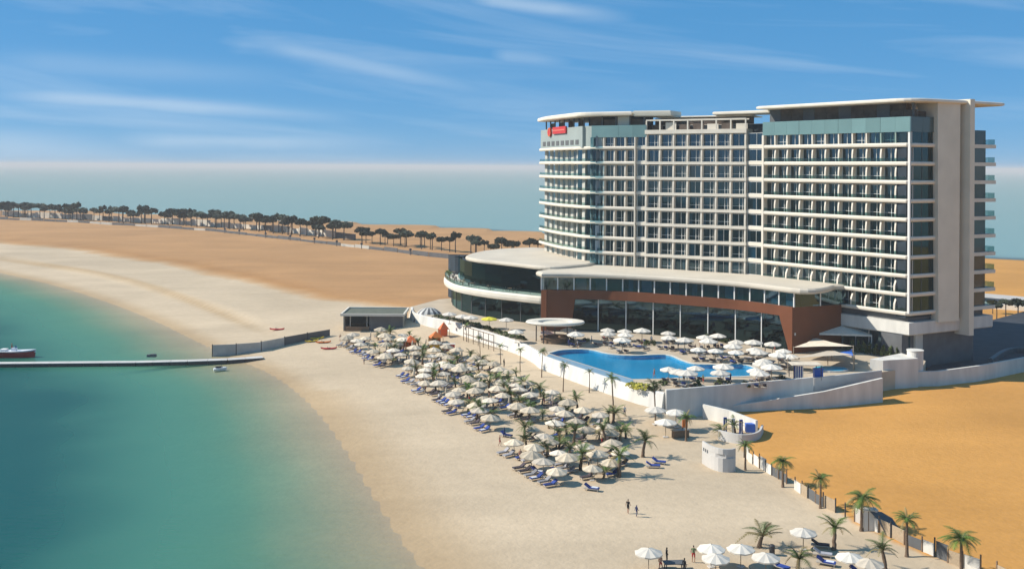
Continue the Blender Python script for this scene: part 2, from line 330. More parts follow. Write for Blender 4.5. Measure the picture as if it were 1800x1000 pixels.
# ------------------------------------------------------------------ terrain and sea
def sdist(X, Y, poly, closed=True):
    """distance to polygon, negative inside"""
    d = np.full(X.shape, 1e18); ins = np.zeros(X.shape, bool); n = len(poly)
    for i in range(n if closed else n - 1):
        x0, y0 = poly[i]; x1, y1 = poly[(i + 1) % n]; ex, ey = x1 - x0, y1 - y0
        t = np.clip(((X - x0) * ex + (Y - y0) * ey) / (ex * ex + ey * ey + 1e-9), 0, 1)
        d = np.minimum(d, (X - x0 - t * ex) ** 2 + (Y - y0 - t * ey) ** 2)
        if closed and abs(y1 - y0) > 1e-9:
            c = ((y0 > Y) != (y1 > Y)) & (X < (x1 - x0) * (Y - y0) / (y1 - y0) + x0); ins ^= c
    d = np.sqrt(d); return np.where(ins, -d, d) if closed else d
LAG_PX = [(-300, 426), (-120, 455), (0, 479), (100, 502), (200, 534), (280, 566), (350, 600), (415, 630), (470, 652), (520, 684), (568, 730), (612, 790), (655, 860), (700, 930), (752, 1000)]
lag = [g2(x, y, 0) for x, y in LAG_PX]
lag = catmull(lag, 4)
LAGOON = [(-1600, 900), (-700, 640)] + lag + [(2, 80), (10, 40), (18, -60), (20, -420), (-1600, -420)]
FAR = [(-1700, 1650), (-900, 1130), g2(0, 371, 0), g2(200, 376, 0), g2(380, 385, 0), g2(600, 394, 0), g2(800, 403, 0), g2(940, 412, 0), (110, 560), g2(1770, 457, 0), (330, 392), (430, 260), (470, 0), (470, -420), (2500, -420), (2500, 2600), (-1700, 2600)]
PALE = [(-1600, 1000), g2(-100, 424), g2(0, 431), g2(150, 444), g2(300, 470), g2(420, 496), g2(560, 531), g2(700, 551), (-22, 262), (10, 262), (40, 225), (60, 182)] + \
       [g2(1235, 712), g2(1335, 758), g2(1300, 792), g2(1400, 850), g2(1500, 920), g2(1620, 975), g2(1720, 1003), (52, 92), (60, 60), (90, -420), (-1600, -420)]
def axis(lo, d0, d1, hi, st):
    a = list(np.arange(d0, d1 + .01, st)); s = st; x = a[-1]
    while x < hi: s *= 1.13; x += s; a.append(x)
    s = st; x = a[0]; b = []
    while x > lo: s *= 1.13; x -= s; b.append(x)
    return np.array(b[::-1] + a)
ax_x = axis(-1500, -210, 110, 1500, 1.9); ax_y = axis(-350, 92, 420, 1600, 1.9)
GX, GY = np.meshgrid(ax_x, ax_y)
dl = sdist(GX, GY, LAGOON); ds = sdist(GX, GY, FAR); dpale = -sdist(GX, GY, PALE)
def sm(x): x = np.clip(x, 0, 1); return x * x * (3 - 2 * x)
dd = np.minimum(dl, ds)
H = np.where(dd > 0, 1.05 * (1 - np.exp(-np.maximum(dd, 0) / 9.0)), np.maximum(np.where(dd > -7, dd * .03, np.where(dd > -14, -.21 + (dd + 7) * .055, -.595 + (dd + 14) * .13)), -7.0))
soft = np.where(GX < 0, 9.0 + 16 * np.clip((-20 - GX) / 120, 0, 1), 1.2)
pale = np.clip(.5 + dpale / (2 * soft), 0, 1)
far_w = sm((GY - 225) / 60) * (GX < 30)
H += np.where(dd > 0, .9 * sm((dl - 17) / 3.2) * far_w * sm((dd) / 20), 0)
line = (np.exp(-((dl - 18 - 2.5 * np.sin(GX / 31)) / 1.7) ** 2) + .5 * np.exp(-((dpale + 4) / 4.5) ** 2)) * far_w * sm((-45 - GX) / 25)  # strandline, plus a darker band just outside the pale sand's edge
H += np.where(dd > 12, (1.1 * far_w + .3) * (1 - sm(pale)), 0)
rng_ = np.random.default_rng(3)
def vnoise(X, Y, s, seed):
    r = np.random.default_rng(seed).random((64, 64)); x = X / s; y = Y / s; xi = np.floor(x).astype(int); yi = np.floor(y).astype(int); fx = sm(x - xi); fy = sm(y - yi)
    q = lambda i, j: r[np.mod(j, 64), np.mod(i, 64)]
    return (q(xi, yi) * (1 - fx) + q(xi + 1, yi) * fx) * (1 - fy) + (q(xi, yi + 1) * (1 - fx) + q(xi + 1, yi + 1) * fx) * fy - .5
DECK = [(-22, 256), (-19, 251), (-15, 246), (-9.5, 237), (-3.8, 227.6), (.5, 220), (3.6, 214), (6.2, 205), (8.2, 198.5), (20.6, 174.8), (25.6, 168.6), (52.4, 178.6), (67, 186.2), (77.5, 192.5), (80, 197.5), (84, 240), (40, 290), (0, 300), (-20, 285), (-27, 268)]
ddeck = sdist(GX, GY, DECK)
H += np.where((dd > 12) & (GX < 27.5) & (GY < 262), 1.5 * sm(1 - (np.maximum(ddeck, 0) - 1.5) / 13.0), 0)
landw = sm((dd - 10) / 25)
H += landw * (vnoise(GX, GY, 26, 1) * .5 + vnoise(GX, GY, 9, 2) * .18) * np.where(pale > .5, .45, 1.0)
H += np.where((GX > 35) & (GX < 200) & (GY < 185), sm((dpale * -1 - 6) / 30) * vnoise(GX, GY, 40, 5) * 1.2, 0)
wet_dark = np.where(dd < 0, sm((dd + 40) / 20), sm(1 - dd / np.where(GY < 190, 11.0, 6.0))) * .85
def ground_z(x, y):
    i = np.clip(np.searchsorted(ax_x, x) - 1, 0, len(ax_x) - 2); j = np.clip(np.searchsorted(ax_y, y) - 1, 0, len(ax_y) - 2)
    fx = (x - ax_x[i]) / (ax_x[i + 1] - ax_x[i]); fy = (y - ax_y[j]) / (ax_y[j + 1] - ax_y[j])
    return float((H[j, i] * (1 - fx) + H[j, i + 1] * fx) * (1 - fy) + (H[j + 1, i] * (1 - fx) + H[j + 1, i + 1] * fx) * fy)
def ground(px, py):
    z = 1.0
    for _ in range(4):
        p = at(px, py, z); z = ground_z(p.x, p.y)
    return Vector((p.x, p.y, z))
def grid_obj(name, Z, attrs, mat):
    ny, nx = GX.shape; co = np.stack([GX, GY, Z], -1).reshape(-1, 3); idx = np.arange(nx * ny).reshape(ny, nx)
    q = np.stack([idx[:-1, :-1], idx[:-1, 1:], idx[1:, 1:], idx[1:, :-1]], -1).reshape(-1, 4)
    me = bpy.data.meshes.new(name); me.from_pydata(co.tolist(), [], q.tolist())
    for k, v in attrs.items():
        a = me.attributes.new(k, 'FLOAT', 'POINT'); a.data.foreach_set('value', v.reshape(-1).astype(np.float32))
    me.materials.append(mat); me.polygons.foreach_set('use_smooth', [True] * len(me.polygons)); me.update(); return link(name, me)
struct(grid_obj('ground', H, {'pale': pale, 'wet': np.clip(wet_dark + line, 0, 1), 'muted': far_w}, M['sand']))
sea = grid_obj('sea', np.zeros_like(H), {'depth': np.where(ds < dl, np.maximum(-H, 0), np.maximum(-H, 0))}, M['sea']); struct(sea)
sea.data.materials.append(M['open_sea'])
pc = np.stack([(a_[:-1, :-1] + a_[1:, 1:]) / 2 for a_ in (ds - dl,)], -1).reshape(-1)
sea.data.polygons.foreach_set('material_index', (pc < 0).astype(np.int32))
# open sea out to the horizon, an apron around the surveyed sheet
x0, x1, y0, y1 = ax_x[0], ax_x[-1], ax_y[0], ax_y[-1]
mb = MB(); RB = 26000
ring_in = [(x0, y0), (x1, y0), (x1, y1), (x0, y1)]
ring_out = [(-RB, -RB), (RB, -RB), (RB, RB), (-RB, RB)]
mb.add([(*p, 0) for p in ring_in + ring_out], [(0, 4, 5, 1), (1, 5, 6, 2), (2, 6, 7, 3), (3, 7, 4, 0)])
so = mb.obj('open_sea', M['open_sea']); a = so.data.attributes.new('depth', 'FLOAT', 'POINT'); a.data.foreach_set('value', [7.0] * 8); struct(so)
mb = MB(); mb.add([(x0 - 50, y0 - 50, -7.2), (x1 + 50, y0 - 50, -7.2), (x1 + 50, y1 + 50, -7.2), (x0 - 50, y1 + 50, -7.2)], [(0, 1, 2, 3)])
struct(mb.obj('sea_bed', M['sand']))
# haze over the sea and land
mb = MB(); mb.box((0, 0, 24.1), (2 * RB + 400, 2 * RB + 400, 65)); hz = mb.obj('haze', [])
hm = bpy.data.materials.new('haze'); hm.use_nodes = True; hn = hm.node_tree.nodes; hn.remove(hn['Principled BSDF'])
pv = hn.new('ShaderNodeVolumePrincipled'); pv.inputs['Color'].default_value = (.97, .94, .90, 1); pv.inputs['Density'].default_value = .00018; pv.inputs['Anisotropy'].default_value = 0.0
hm.node_tree.links.new(pv.outputs[0], hn['Material Output'].inputs['Volume']); hz.data.materials.append(hm); hz['kind'] = 'stuff'
tag(hz, 'pale sea haze hanging over the water and far shore', 'haze', kind='stuff')

# coast road behind the hotel
road_px = [(-250, 371), (-100, 378), (0, 386), (150, 393), (300, 402), (420, 411), (560, 427), (700, 442), (830, 457)]
road_c = [g2(x, y, 2.2) for x, y in road_px] + [(40, 405), (105, 345), (175, 280), (250, 190)]
road_c = catmull(road_c, 5)
def strip(name, path, o0, o1, z0, z1, mat):
    m = MB(); rd = [(x, y) for x, y in path]
    m.sweep(rd, [(o0, z0), (o1, z0), (o1, z1), (o0, z1)]); return m.obj(name, mat)
struct(strip('road', road_c, -5.5, 5.5, .5, 2.5, M['asphalt']))
struct(strip('pavement', road_c, 5.5, 9.5, .5, 2.62, M['path']))
struct(strip('verge', road_c, -16, -5.5, .5, 2.56, M['fencepanel']))
k = strip('kerb', road_c, 5.2, 5.5, .5, 2.64, M['rope']); struct(k)

# ------------------------------------------------------------------ pool deck, retaining walls, pool
DZ = 5.0
pool_px = [(966, 621), (990, 615.5), (1035, 615), (1068, 622), (1110, 625.5), (1170, 624), (1196, 633), (1220, 640), (1265, 641.5), (1305, 641), (1326, 647), (1330, 655), (1316, 661), (1240, 663), (1170, 665), (1112, 666)]
POOL = catmull([g2(x, y, DZ) for x, y in pool_px[:-1]], 4, closed=False) + [g2(*pool_px[-1], DZ)]
POOL = [tuple(p) for p in POOL]
tri = tessellate_polygon([[Vector((*p, 0)) for p in DECK], [Vector((*p, 0)) for p in POOL]])
allp = DECK + POOL
mb = MB()
def up(t):
    a, b, c = (Vector(allp[i]) for i in t); return t if (b - a).cross(c - a) > 0 else t[::-1]
mb.add([(*p, DZ) for p in allp], [up(tuple(t)) for t in tri])
n = len(DECK); mb.add([(*p, DZ) for p in DECK] + [(*p, .2) for p in DECK], [(i, (i + 1) % n, n + (i + 1) % n, n + i) for i in range(n)])
struct(mb.obj('pool_deck', M['deck']))
pool = empty('swimming_pool', (25, 188, DZ)); tag(pool, 'free-form blue swimming pool with wavy edge on the terrace', 'pool')
n = len(POOL); area = sum(POOL[i][0] * POOL[(i + 1) % n][1] - POOL[(i + 1) % n][0] * POOL[i][1] for i in range(n)); mb = MB(); mb.add([(*p, DZ - .02) for p in POOL] + [(*p, DZ - .75) for p in POOL], [(i, n + i, n + (i + 1) % n, (i + 1) % n) for i in range(n)] + [tuple(range(n, 2 * n))]); mb.obj('basin', M['poolfloor'], pool)
mb = MB(); mb.add([(*p, DZ - .12) for p in (POOL if area > 0 else POOL[::-1])], [tuple(range(n))]); mb.obj('water', M['poolwater'], pool)
mb = MB(); mb.sweep(POOL[:-1], [(-.0, DZ - .1), (.55, DZ - .02), (.55, DZ + .10), (0, DZ + .10)], flip=area < 0); mb.obj('coping', M['pooledge'], pool)
# overflow channel between the pool and the white wall
o_a = [g2(x, y, DZ) for x, y in ((958, 627), (966, 622.5), (1112, 667.5), (1116, 678))]
mb = MB(); mb.prism(o_a, DZ - .2, DZ + .05); ov = mb.obj('overflow_ledge', pmat('overflow_tile', (.22, .36, .48), .25, .1, .3), pool)

def wall(name, path, z0, z1, th, mat, label, cat='wall', flip=False, bev=.06):
    m = MB(); m.sweep(path, [(0, z0), (0, z1 - bev), (-bev, z1), (-th + bev, z1), (-th, z1 - bev), (-th, z0)], flip=flip)
    o = m.obj(name, mat); tag(o, label, cat); return o
west = catmull([(-26, 268, 0), (-24.5, 258, 0), (-19.5, 250, 0), (-15.4, 245.4, 0), (-9.8, 236.4, 0), (-4.2, 226.8, 0), (.1, 219.2, 0), (3.0, 213, 0), (5.4, 205, 0), (7.6, 197.6, 0), (20.3, 173.9, 0), (25.2, 167.8, 0)], 4)
m = MB(); m.sweep(west, [(1.2, .3), (.25, DZ + .02), (.15, DZ + .14), (-.3, DZ + .14), (-.3, .3)])
tag(m.obj('retaining_wall', M['wall_white']), 'long curved white retaining wall between the pool terrace and the beach', 'wall')
wall('retaining_wall', [(25.4, 167.2), (26.2, 167.3), (38, 172.0), (52.6, 177.8)], .3, DZ + .75, .5, M['wall_white'], 'white pool terrace wall in shade between the planter and the ramp', flip=False)
wall('retaining_wall', [(52.8, 178.2), (67.2, 185.4)], .3, DZ + .55, .4, M['concrete'], 'grey-green low terrace wall beside the striped cabana')
# ramp down to the beach: stepped prism with parapet and a dark service opening
def wedge(name, pts, mat, label, cat='wall'):
    """pts: list of (x, y, ztop); a wall of 0.5 m along them"""
    m = MB(); m.sweep([(p[0], p[1]) for p in pts], [(0, .2), (0, 1), (-.5, 1), (-.5, .2)])
    for i, p in enumerate(pts):
        for j in (1, 2): v = m.v[i * 4 + j]; m.v[i * 4 + j] = (v[0], v[1], p[2])
    o = m.obj(name, mat); tag(o, label, cat); return o
rp = [at(1262, 716, 1.9), at(1330, 707, 2.7), at(1450, 688, 4.0), at(1552, 664.5, 5.6)]
wedge('ramp_wall', [(p.x, p.y, p.z) for p in rp], M['wall_white'], 'sloping outer wall of the ramp rising from the sand to the terrace corner')
m = MB()
inner = [(p.x - 1.0, p.y + 3.2, p.z - 1.0) for p in rp]
for i in range(3):
    a, b, c, d = rp[i], rp[i + 1], inner[i + 1], inner[i]
    m.add([(a.x, a.y + .3, a.z - 1.0), (b.x, b.y + .3, b.z - 1.0), c, d], [(0, 1, 2, 3)])
struct(m.obj('ramp', M['path']))
# tall block at the corner, cylinder end, white parapet of the forecourt
blk = [at(1551, 683, 1.2), at(1612, 676, 1.2)]
m = MB(); b0, b1 = g2(1552, 688, 1.2), g2(1614, 684, 1.2)
m.prism([b0, b1, (b1[0] - 1, b1[1] + 5.5), (b0[0] - 2, b0[1] + 1.2)], .3, 6.9, top=[b0, b1, (b1[0] - 1, b1[1] + 5.5), (b0[0] - 2, b0[1] + 1.2)])
tag(m.obj('terrace_corner_block', M['wall_white']), 'tall plain white wall block where the terrace meets the forecourt', 'wall')
cyl = g2(1618, 684, 1.2); cyc = (cyl[0], cyl[1] + 2.6)
m = MB(); m.tube([(cyc[0], cyc[1], .3), (cyc[0], cyc[1], 7.9)], 1.45, 24); m.tube([(cyc[0], cyc[1], 7.9), (cyc[0], cyc[1], 8.05)], 1.55, 24)
tag(m.obj('stair_drum', M['wall_white'], smooth=False), 'round white wall drum beside the tall corner block', 'wall')
pw = [at(1613, 683, 1.2), at(1650, 681, 1.3), at(1720, 670, 1.4), at(1788, 656, 1.5), at(1900, 634, 1.5)]
m = MB(); m.sweep([(p.x, p.y) for p in pw], [(0, .3), (-.15, 4.3), (-.7, 4.3), (-.85, .3)], flip=False)
tag(m.obj('parapet_wall', M['wall_white']), 'long white parapet in front of the shaded forecourt', 'wall')
# dark service opening below the ramp's upper end
s0, s1 = at(1452, 699, 1.1), at(1608, 683, 1.1)
m = MB(); m.sweep([(s0.x, s0.y - .1), (s1.x, s1.y - .1)], [(0, .4), (0, 2.6), (-3, 2.6), (-3, .4)])
m = MB(); q = [(s0.x, s0.y), (s1.x, s1.y), (s1.x - .5, s1.y + 2.0), (s0.x - .5, s0.y + 2.0)]
m.prism(q, .3, 2.0); tag(m.obj('service_plinth', M['concrete']), 'low dark concrete plinth under the upper end of the ramp', 'plinth')
# forecourt
fc = [(77, 192.6), (92, 199.8), (104, 206.5), (126, 222), (170, 255), (150, 290), (110, 250), (95, 222)]
m = MB(); m.prism(fc, .3, 3.2); struct(m.obj('forecourt', M['asphalt']))
m = MB(); cb = catmull([at(1745, 640, 3.2)[:2], at(1775, 622, 3.2)[:2], at(1815, 622, 3.2)[:2], at(1900, 640, 3.2)[:2]], 6)
m.sweep(cb, [(0, 3.15), (0, 4.2), (-.4, 4.4), (-.9, 4.2), (-.9, 3.15)])
tag(m.obj('kerb_wall', M['slategrey']), 'dark curved kerb wall on the shaded forecourt', 'wall')

# ------------------------------------------------------------------ hotel tower
V2 = lambda a: Vector((a[0], a[1]))
A_, B_, C_, E_, E2_, F_ = V2((7.6, 284)), V2((17.5, 252)), V2((31.8, 243.6)), V2((52.6, 231.2)), V2((55.6, 227.6)), V2((77, 198.2))
e_ = V2((.88, .475)).normalized(); m_ = V2((e_.y, -e_.x))
NF, FH, ZT = 10, 3.64, 46.7
zk = lambda k: ZT - FH * (k - 1)              # floor level k, 1 = top slab
hotel = empty('hotel_tower', (40, 240, 1.0)); tag(hotel, 'tall curved white hotel tower with rows of balconies and teal glass', 'hotel')
Z_ = Vector((0, 0, 1))
class Wing:
    def __init__(s, p, q): s.p = V2(p); s.q = V2(q); s.L = (s.q - s.p).length; s.d = (s.q - s.p) / s.L; s.n = V2((s.d.y, -s.d.x)); s.rz = math.atan2(s.d.y, s.d.x)
    def pt(s, t, o, z): p = s.p + s.d * t + s.n * o; return (p.x, p.y, z)
    def quad(s, m, t0, t1, o, z0, z1, mi=0): m.add([s.pt(t0, o, z0), s.pt(t1, o, z0), s.pt(t1, o, z1), s.pt(t0, o, z1)], [(0, 1, 2, 3)], mi)
    def box(s, m, t0, t1, o0, o1, z0, z1, mi=0):
        c = s.pt((t0 + t1) / 2, (o0 + o1) / 2, (z0 + z1) / 2); m.box(c, (t1 - t0, abs(o1 - o0), z1 - z0), s.rz, mi)
WL = Wing(A_, B_); WM1 = Wing(B_, C_); WM = Wing(C_, E_); WJ = Wing(E_, E2_); WR = Wing(E2_, F_); WE = Wing(F_, F_ + e_ * 25)

def win_meshes(wd, ht, style):
    """frame, pane and curtains of one window, local x along the wall, y inwards, z up"""
    fr = MB(); t = .09; h = wd / 2
    for x in (-h + t / 2, h - t / 2): fr.box((x, 0, ht / 2), (t, .14, ht))
    for z in (t / 2, ht - t / 2): fr.box((0, 0, z), (wd - 2 * t, .13, t))
    if style == 'door':
        fr.box((wd * .06, -.01, ht / 2), (.10, .13, ht - 2 * t)); fr.box((wd * .30, -.01, ht / 2), (.07, .13, ht - 2 * t)); fr.box((0, 0.01, ht * .36), (wd - 2 * t, .10, .07))
    elif style == 'pair': fr.box((0, -.01, ht / 2), (.09, .13, ht - 2 * t))
    elif style == 'fixed': fr.box((wd * .1, -.01, ht / 2), (.05, .12, ht - 2 * t))
    pn = MB(); pn.add([(-h, .02, 0), (h, .02, 0), (h, .02, ht), (-h, .02, ht)], [(0, 1, 2, 3)])
    return fr.mesh('window_frame', M['frame']), pn.mesh('pane', M['glass'])
def curtain_mesh(wd, ht, spans):
    c = MB(); h = wd / 2
    for a, b in spans:
        k = max(2, int((b - a) * wd / .16)); vs = []
        for i in range(k + 1):
            x = -h + wd * (a + (b - a) * i / k); y = .42 + (.06 if i % 2 else -.06); vs += [(x, y, .05), (x, y, ht - .05)]
        c.add(vs, [(2 * i, 2 * i + 2, 2 * i + 3, 2 * i + 1) for i in range(k)])
    return c.mesh('curtain', M['curtain'])
SPANS = [[(0, .22)], [(.72, 1)], [(0, .16), (.84, 1)], [(.3, .62)], [(0, .5)], [(.5, 1)], [(0, .1), (.6, .78)], None, None]
WCACHE = {}
def add_window(wing, t, o, z, wd, ht, style, seed):
    key = (round(wd, 2), round(ht, 2), style)
    if key not in WCACHE: WCACHE[key] = win_meshes(wd, ht, style) + ([[curtain_mesh(wd, ht, [q_]) for q_ in (s or ())] for s in SPANS],)
    fm, pm, cs = WCACHE[key]
    wo = link('window', fm, hotel, wing.pt(t, o, z), wing.rz)
    kid(wo, 'pane', pm)
    for c in cs[seed % len(cs)]: kid(wo, 'curtain', c)
    return wo
rnd = random.Random(5)
SLAB = [(-5, -.20), (-.42, -.20), (-.34, -.38), (-.22, -.45), (-.04, -.38), (.06, -.16), (.06, .14), (-.02, .28), (-.16, .35), (-.30, .35), (-.34, .10), (-5, .10)]
def slab(path, z, prof=SLAB, mat=None, name='floor_slab'):
    m = MB(); m.sweep(path, [(o, zz + z) for o, zz in prof]); return m.obj(name, mat or M['white'], hotel)
def rail(path, z, o=-.12, h=.62):
    m = MB(); n0 = []
    m.sweep(path, [(o, z + .35), (o, z + .42 + h), (o - .03, z + .42 + h), (o - .03, z + .35)]); return m.obj('glass_rail', M['railglass'], hotel)
# inner core so that the rooms are closed at the back
core = [A_ + V2((2, 0)) - WL.n * 3.6, B_ - WL.n * 3.2 - WM1.n * 3.6, C_ - WM.n * 4.2, E_ - WM.n * 4.2 - WJ.n * .5, E2_ - WR.n * 4.4, F_ - WR.n * 4.4 - m_ * 3.4, F_ + e_ * 18 - m_ * 3.4, F_ + e_ * 18 - WR.n * -0 + V2((-.803, .596)).normalized() * 0 - m_ * 30, V2((70, 262)), V2((30, 290)), V2((14, 300))]
m = MB(); m.prism([tuple(p) for p in core], 4.0, 52.0); m.obj('core', M['darkroom'], hotel)

def offp_(path, o):
    m = MB(); m.sweep(path, [(o, 0)]); return [v[:2] for v in m.v]
# round the left corner: quadratic blend
def bez(a, b, c, n=6): return [tuple(a * (1 - t) ** 2 + b * 2 * t * (1 - t) + c * t * t) for t in [i / n for i in range(n + 1)]]
left_corner = bez(B_ - WL.d * 7, B_, B_ + WM1.d * 5, 7)
lpath = [tuple(A_ + V2((.6, 1.5))), tuple(A_)] + [tuple(A_ + WL.d * t + WL.n * (.9 * math.sin(math.pi * t / WL.L))) for t in (7, 14, 21)] + left_corner
t_fl = 13.9                                # projecting balconies up to here, then one flush bay
lpath_front = lpath + [tuple(B_ + WM1.d * t_fl)]
corner_R = [tuple(E2_), tuple(F_ - WR.d * .8)] + [tuple(F_ + e_ * .7), tuple(F_ + e_ * 7.6)]
for k in range(1, NF + 1):
    z = zk(k)
    if k <= 9:
        slab(lpath_front, z)
        if k > 1: rail(lpath[1:], z)
    # right wing slab wraps on to the end wall
    slab(corner_R, z)
    if k > 1: rail([tuple(E2_ + WR.d * .3), tuple(F_ - WR.d * 1.0)], z)
# ---- right wing: 11 bays
NB = 11; BW = WR.L / NB
fin = MB(); pr = [(1.5, .1), (.42, .1), (.26, .5), (.22, 1.0), (.24, 1.8), (.34, 2.5), (.50, 3.06), (1.5, 3.06)]
def fin_mesh(pr, th, name='fin'):
    f = MB(); n = len(pr); f.add([(-th / 2, y, z) for y, z in pr] + [(th / 2, y, z) for y, z in pr], [tuple(range(n)), tuple(range(2 * n - 1, n - 1, -1))] + [(i, n + i, n + (i + 1) % n, (i + 1) % n) for i in range(n)])
    return f.mesh(name, M['white'])
FIN = fin_mesh(pr, .34); FIN_TOP = fin_mesh([(1.2, .1), (.25, .1), (.2, 2.5), (1.2, 2.5)], .3)
FIN_LOW = fin_mesh([(2.4, .1), (.2, .1), (.05, .7), (.1, 1.6), (.55, 2.5), (1.3, 3.06), (2.4, 3.06)], .36)
for k in range(1, NF + 1):
    z = zk(k)
    for b in range(NB + 1):
        if b == NB: continue
        if b > 0: link('fin', FIN_TOP if k == 1 else (FIN_LOW if k >= 9 else FIN), hotel, WR.pt(b * BW, 0, z), WR.rz)
        if k == NF and b < 2: continue
        add_window(WR, (b + .5) * BW, -.95 if k == 1 else -1.35, z + .1, BW - .36, 2.5 if k == 1 else 2.95, 'door' if rnd.random() < .6 else 'pair', rnd.randrange(99))
# corner post, end glazing
mpost = MB(); WR.box(mpost, WR.L - .55, WR.L - .1, -.6, -.18, zk(NF), 49.2); mpost.obj('corner_post', M['frame'], hotel)
EG = glassmat('end_glass', (.08, .16, .17), .04, amt=(.4, .7, .75))
for k in range(1, NF + 1):
    z = zk(k); m = MB(); WE.quad(m, .25, 7.5, -.45, z + .1, z + FH - .22 if k > 1 else 49.3); o = m.obj('end_window', EG, hotel)
    m = MB()
    for t in (3.9,): WE.box(m, t - .04, t + .04, -.47, -.38, z + .1, z + 3.0)
    o2 = kid(o, 'mullion', m.mesh('mullion', M['slategrey']))
m = MB(); WE.box(m, .1, 7.6, -3.3, -.9, 13, 52); m.obj('end_room', M['darkroom'], hotel)
# teal spandrel band over the right wing and round the end
for b in range(NB):
    m = MB(); WR.box(m, b * BW + .02, (b + 1) * BW - .02, -.45, -.1 + .02 * (b % 3), 49.2, 52.15); m.obj('spandrel_panel', M['teal'], hotel)
for i in range(2):
    m = MB(); WE.box(m, .05 + i * 3.8, .03 + (i + 1) * 3.8, -.5, -.2 + .02 * i, 49.2, 52.15); m.obj('spandrel_panel', pmat('dark_spandrel', (.055, .09, .092), .15, spec=.5) if i == 0 else bpy.data.materials['dark_spandrel'], hotel)
for b in range(3):   # teal panels in front of the last top rooms
    m = MB(); WR.box(m, (8.6 + b * .8) * BW + .02, (9.4 + b * .8) * BW - .02, -.4, -.2, 46.9, 49.18); m.obj('spandrel_panel', M['railglass'], hotel)
# ---- flush glazed joint between the wings, and bay left of the grid
for k in range(1, 10):
    z = zk(k)
    add_window(WJ, WJ.L / 2 - .1, -.75, z + .45, WJ.L - .5, 2.7, 'fixed', rnd.randrange(99))
    m = MB(); WJ.box(m, -.2, WJ.L - .15, -5, -.55, z - .35, z + .44); m.obj('spandrel', M['white'], hotel)
    add_window(WM1, (t_fl + WM1.L) / 2, -.75, z + .45, WM1.L - t_fl - .5, 2.7, 'fixed', rnd.randrange(99))
    m = MB(); WM1.box(m, t_fl + .02, WM1.L - .1, -5, -.5, z - .35, z + .44); m.obj('spandrel', M['white'], hotel)
m = MB(); WJ.box(m, WJ.L - .05, WJ.L + .45, -1.6, .12, zk(9) - .4, 49.2); m.obj('pilaster', M['white'], hotel)
m = MB(); WM1.box(m, t_fl - .28, t_fl, -1.6, .08, zk(9) - .4, 49.2); m.obj('pilaster', M['white'], hotel)
# ---- middle grid: 7 bays by 9 floors
GB = 7; GW = WM.L / GB
m = MB()
for k in range(1, 10):
    z = zk(k); m = MB(); WM.box(m, -.28, WM.L + .28, -5, 0, z - .36, z + .30); m.obj('grid_beam', M['white'], hotel)
    for b in range(GB + 1):
        h0, h1 = z + .30, (z + FH - .36 if k > 1 else 49.9)
        if k > 1 or True:
            key = ('gp', k == 1)
            if key not in WCACHE:
                hh = h1 - h0; WCACHE[key] = fin_mesh([(1.5, 0), (.05, 0), (.05, hh * .5), (.22, hh), (1.5, hh)], .40, 'grid_post')
            link('grid_post', WCACHE[key], hotel, WM.pt(b * GW, 0, h0), WM.rz)
    for b in range(GB): add_window(WM, (b + .5) * GW, -.95, z + .12, GW - .4, 2.95, 'door' if rnd.random() < .7 else 'pair', rnd.randrange(99))
m = MB(); WM.box(m, -.28, WM.L + .28, -5, .02, 49.9, 50.85); m.obj('grid_beam', M['white'], hotel)
# ---- left front bays
NBL = 4; BL0 = 2.6; BLW = (t_fl - BL0) / NBL
for k in range(1, 10):
    z = zk(k)
    for b in range(NBL):
        if k > 1 and b > 0 or k == 1: link('fin', FIN_TOP if k == 1 else FIN, hotel, WM1.pt(BL0 + b * BLW, 0, z), WM1.rz)
        add_window(WM1, BL0 + (b + .5) * BLW, -.95 if k == 1 else -1.35, z + .1, BLW - .34, 2.5 if k == 1 else 2.95, 'door' if rnd.random() < .5 else 'pair', rnd.randrange(99))
for b in range(4):
    m = MB(); WM1.box(m, 2.2 + b * 3.6, 2.18 + (b + 1) * 3.6, -.5, -.12 + .02 * (b % 2), 49.2, 52.1); m.obj('spandrel_panel', M['teal'], hotel)
cpth = offp_([V2(p) for p in left_corner] + [B_ + WM1.d * BL0], -1.3)
for k in range(1, 10):
    z = zk(k)
    for i in range(0, len(cpth) - 1, 2):
        a, b = cpth[i], cpth[min(i + 2, len(cpth) - 1)]; wg = Wing(a, b); m = MB(); wg.quad(m, 0, wg.L, 0, z + .1, z + (3.4 if k > 1 else 2.5)); o = m.obj('corner_window', M['glass'], hotel)
        mm = MB(); wg.box(mm, -.06, .06, -.1, .08, z + .1, z + (3.4 if k > 1 else 2.5)); kid(o, 'mullion', mm.mesh('mullion', M['frame']))
        if (i + k) % 3: mm = MB(); wg.quad(mm, wg.L * .1, wg.L * .55, -.5, z + .1, z + 2.9); kid(o, 'curtain', mm.mesh('curtain', M['curtain']))
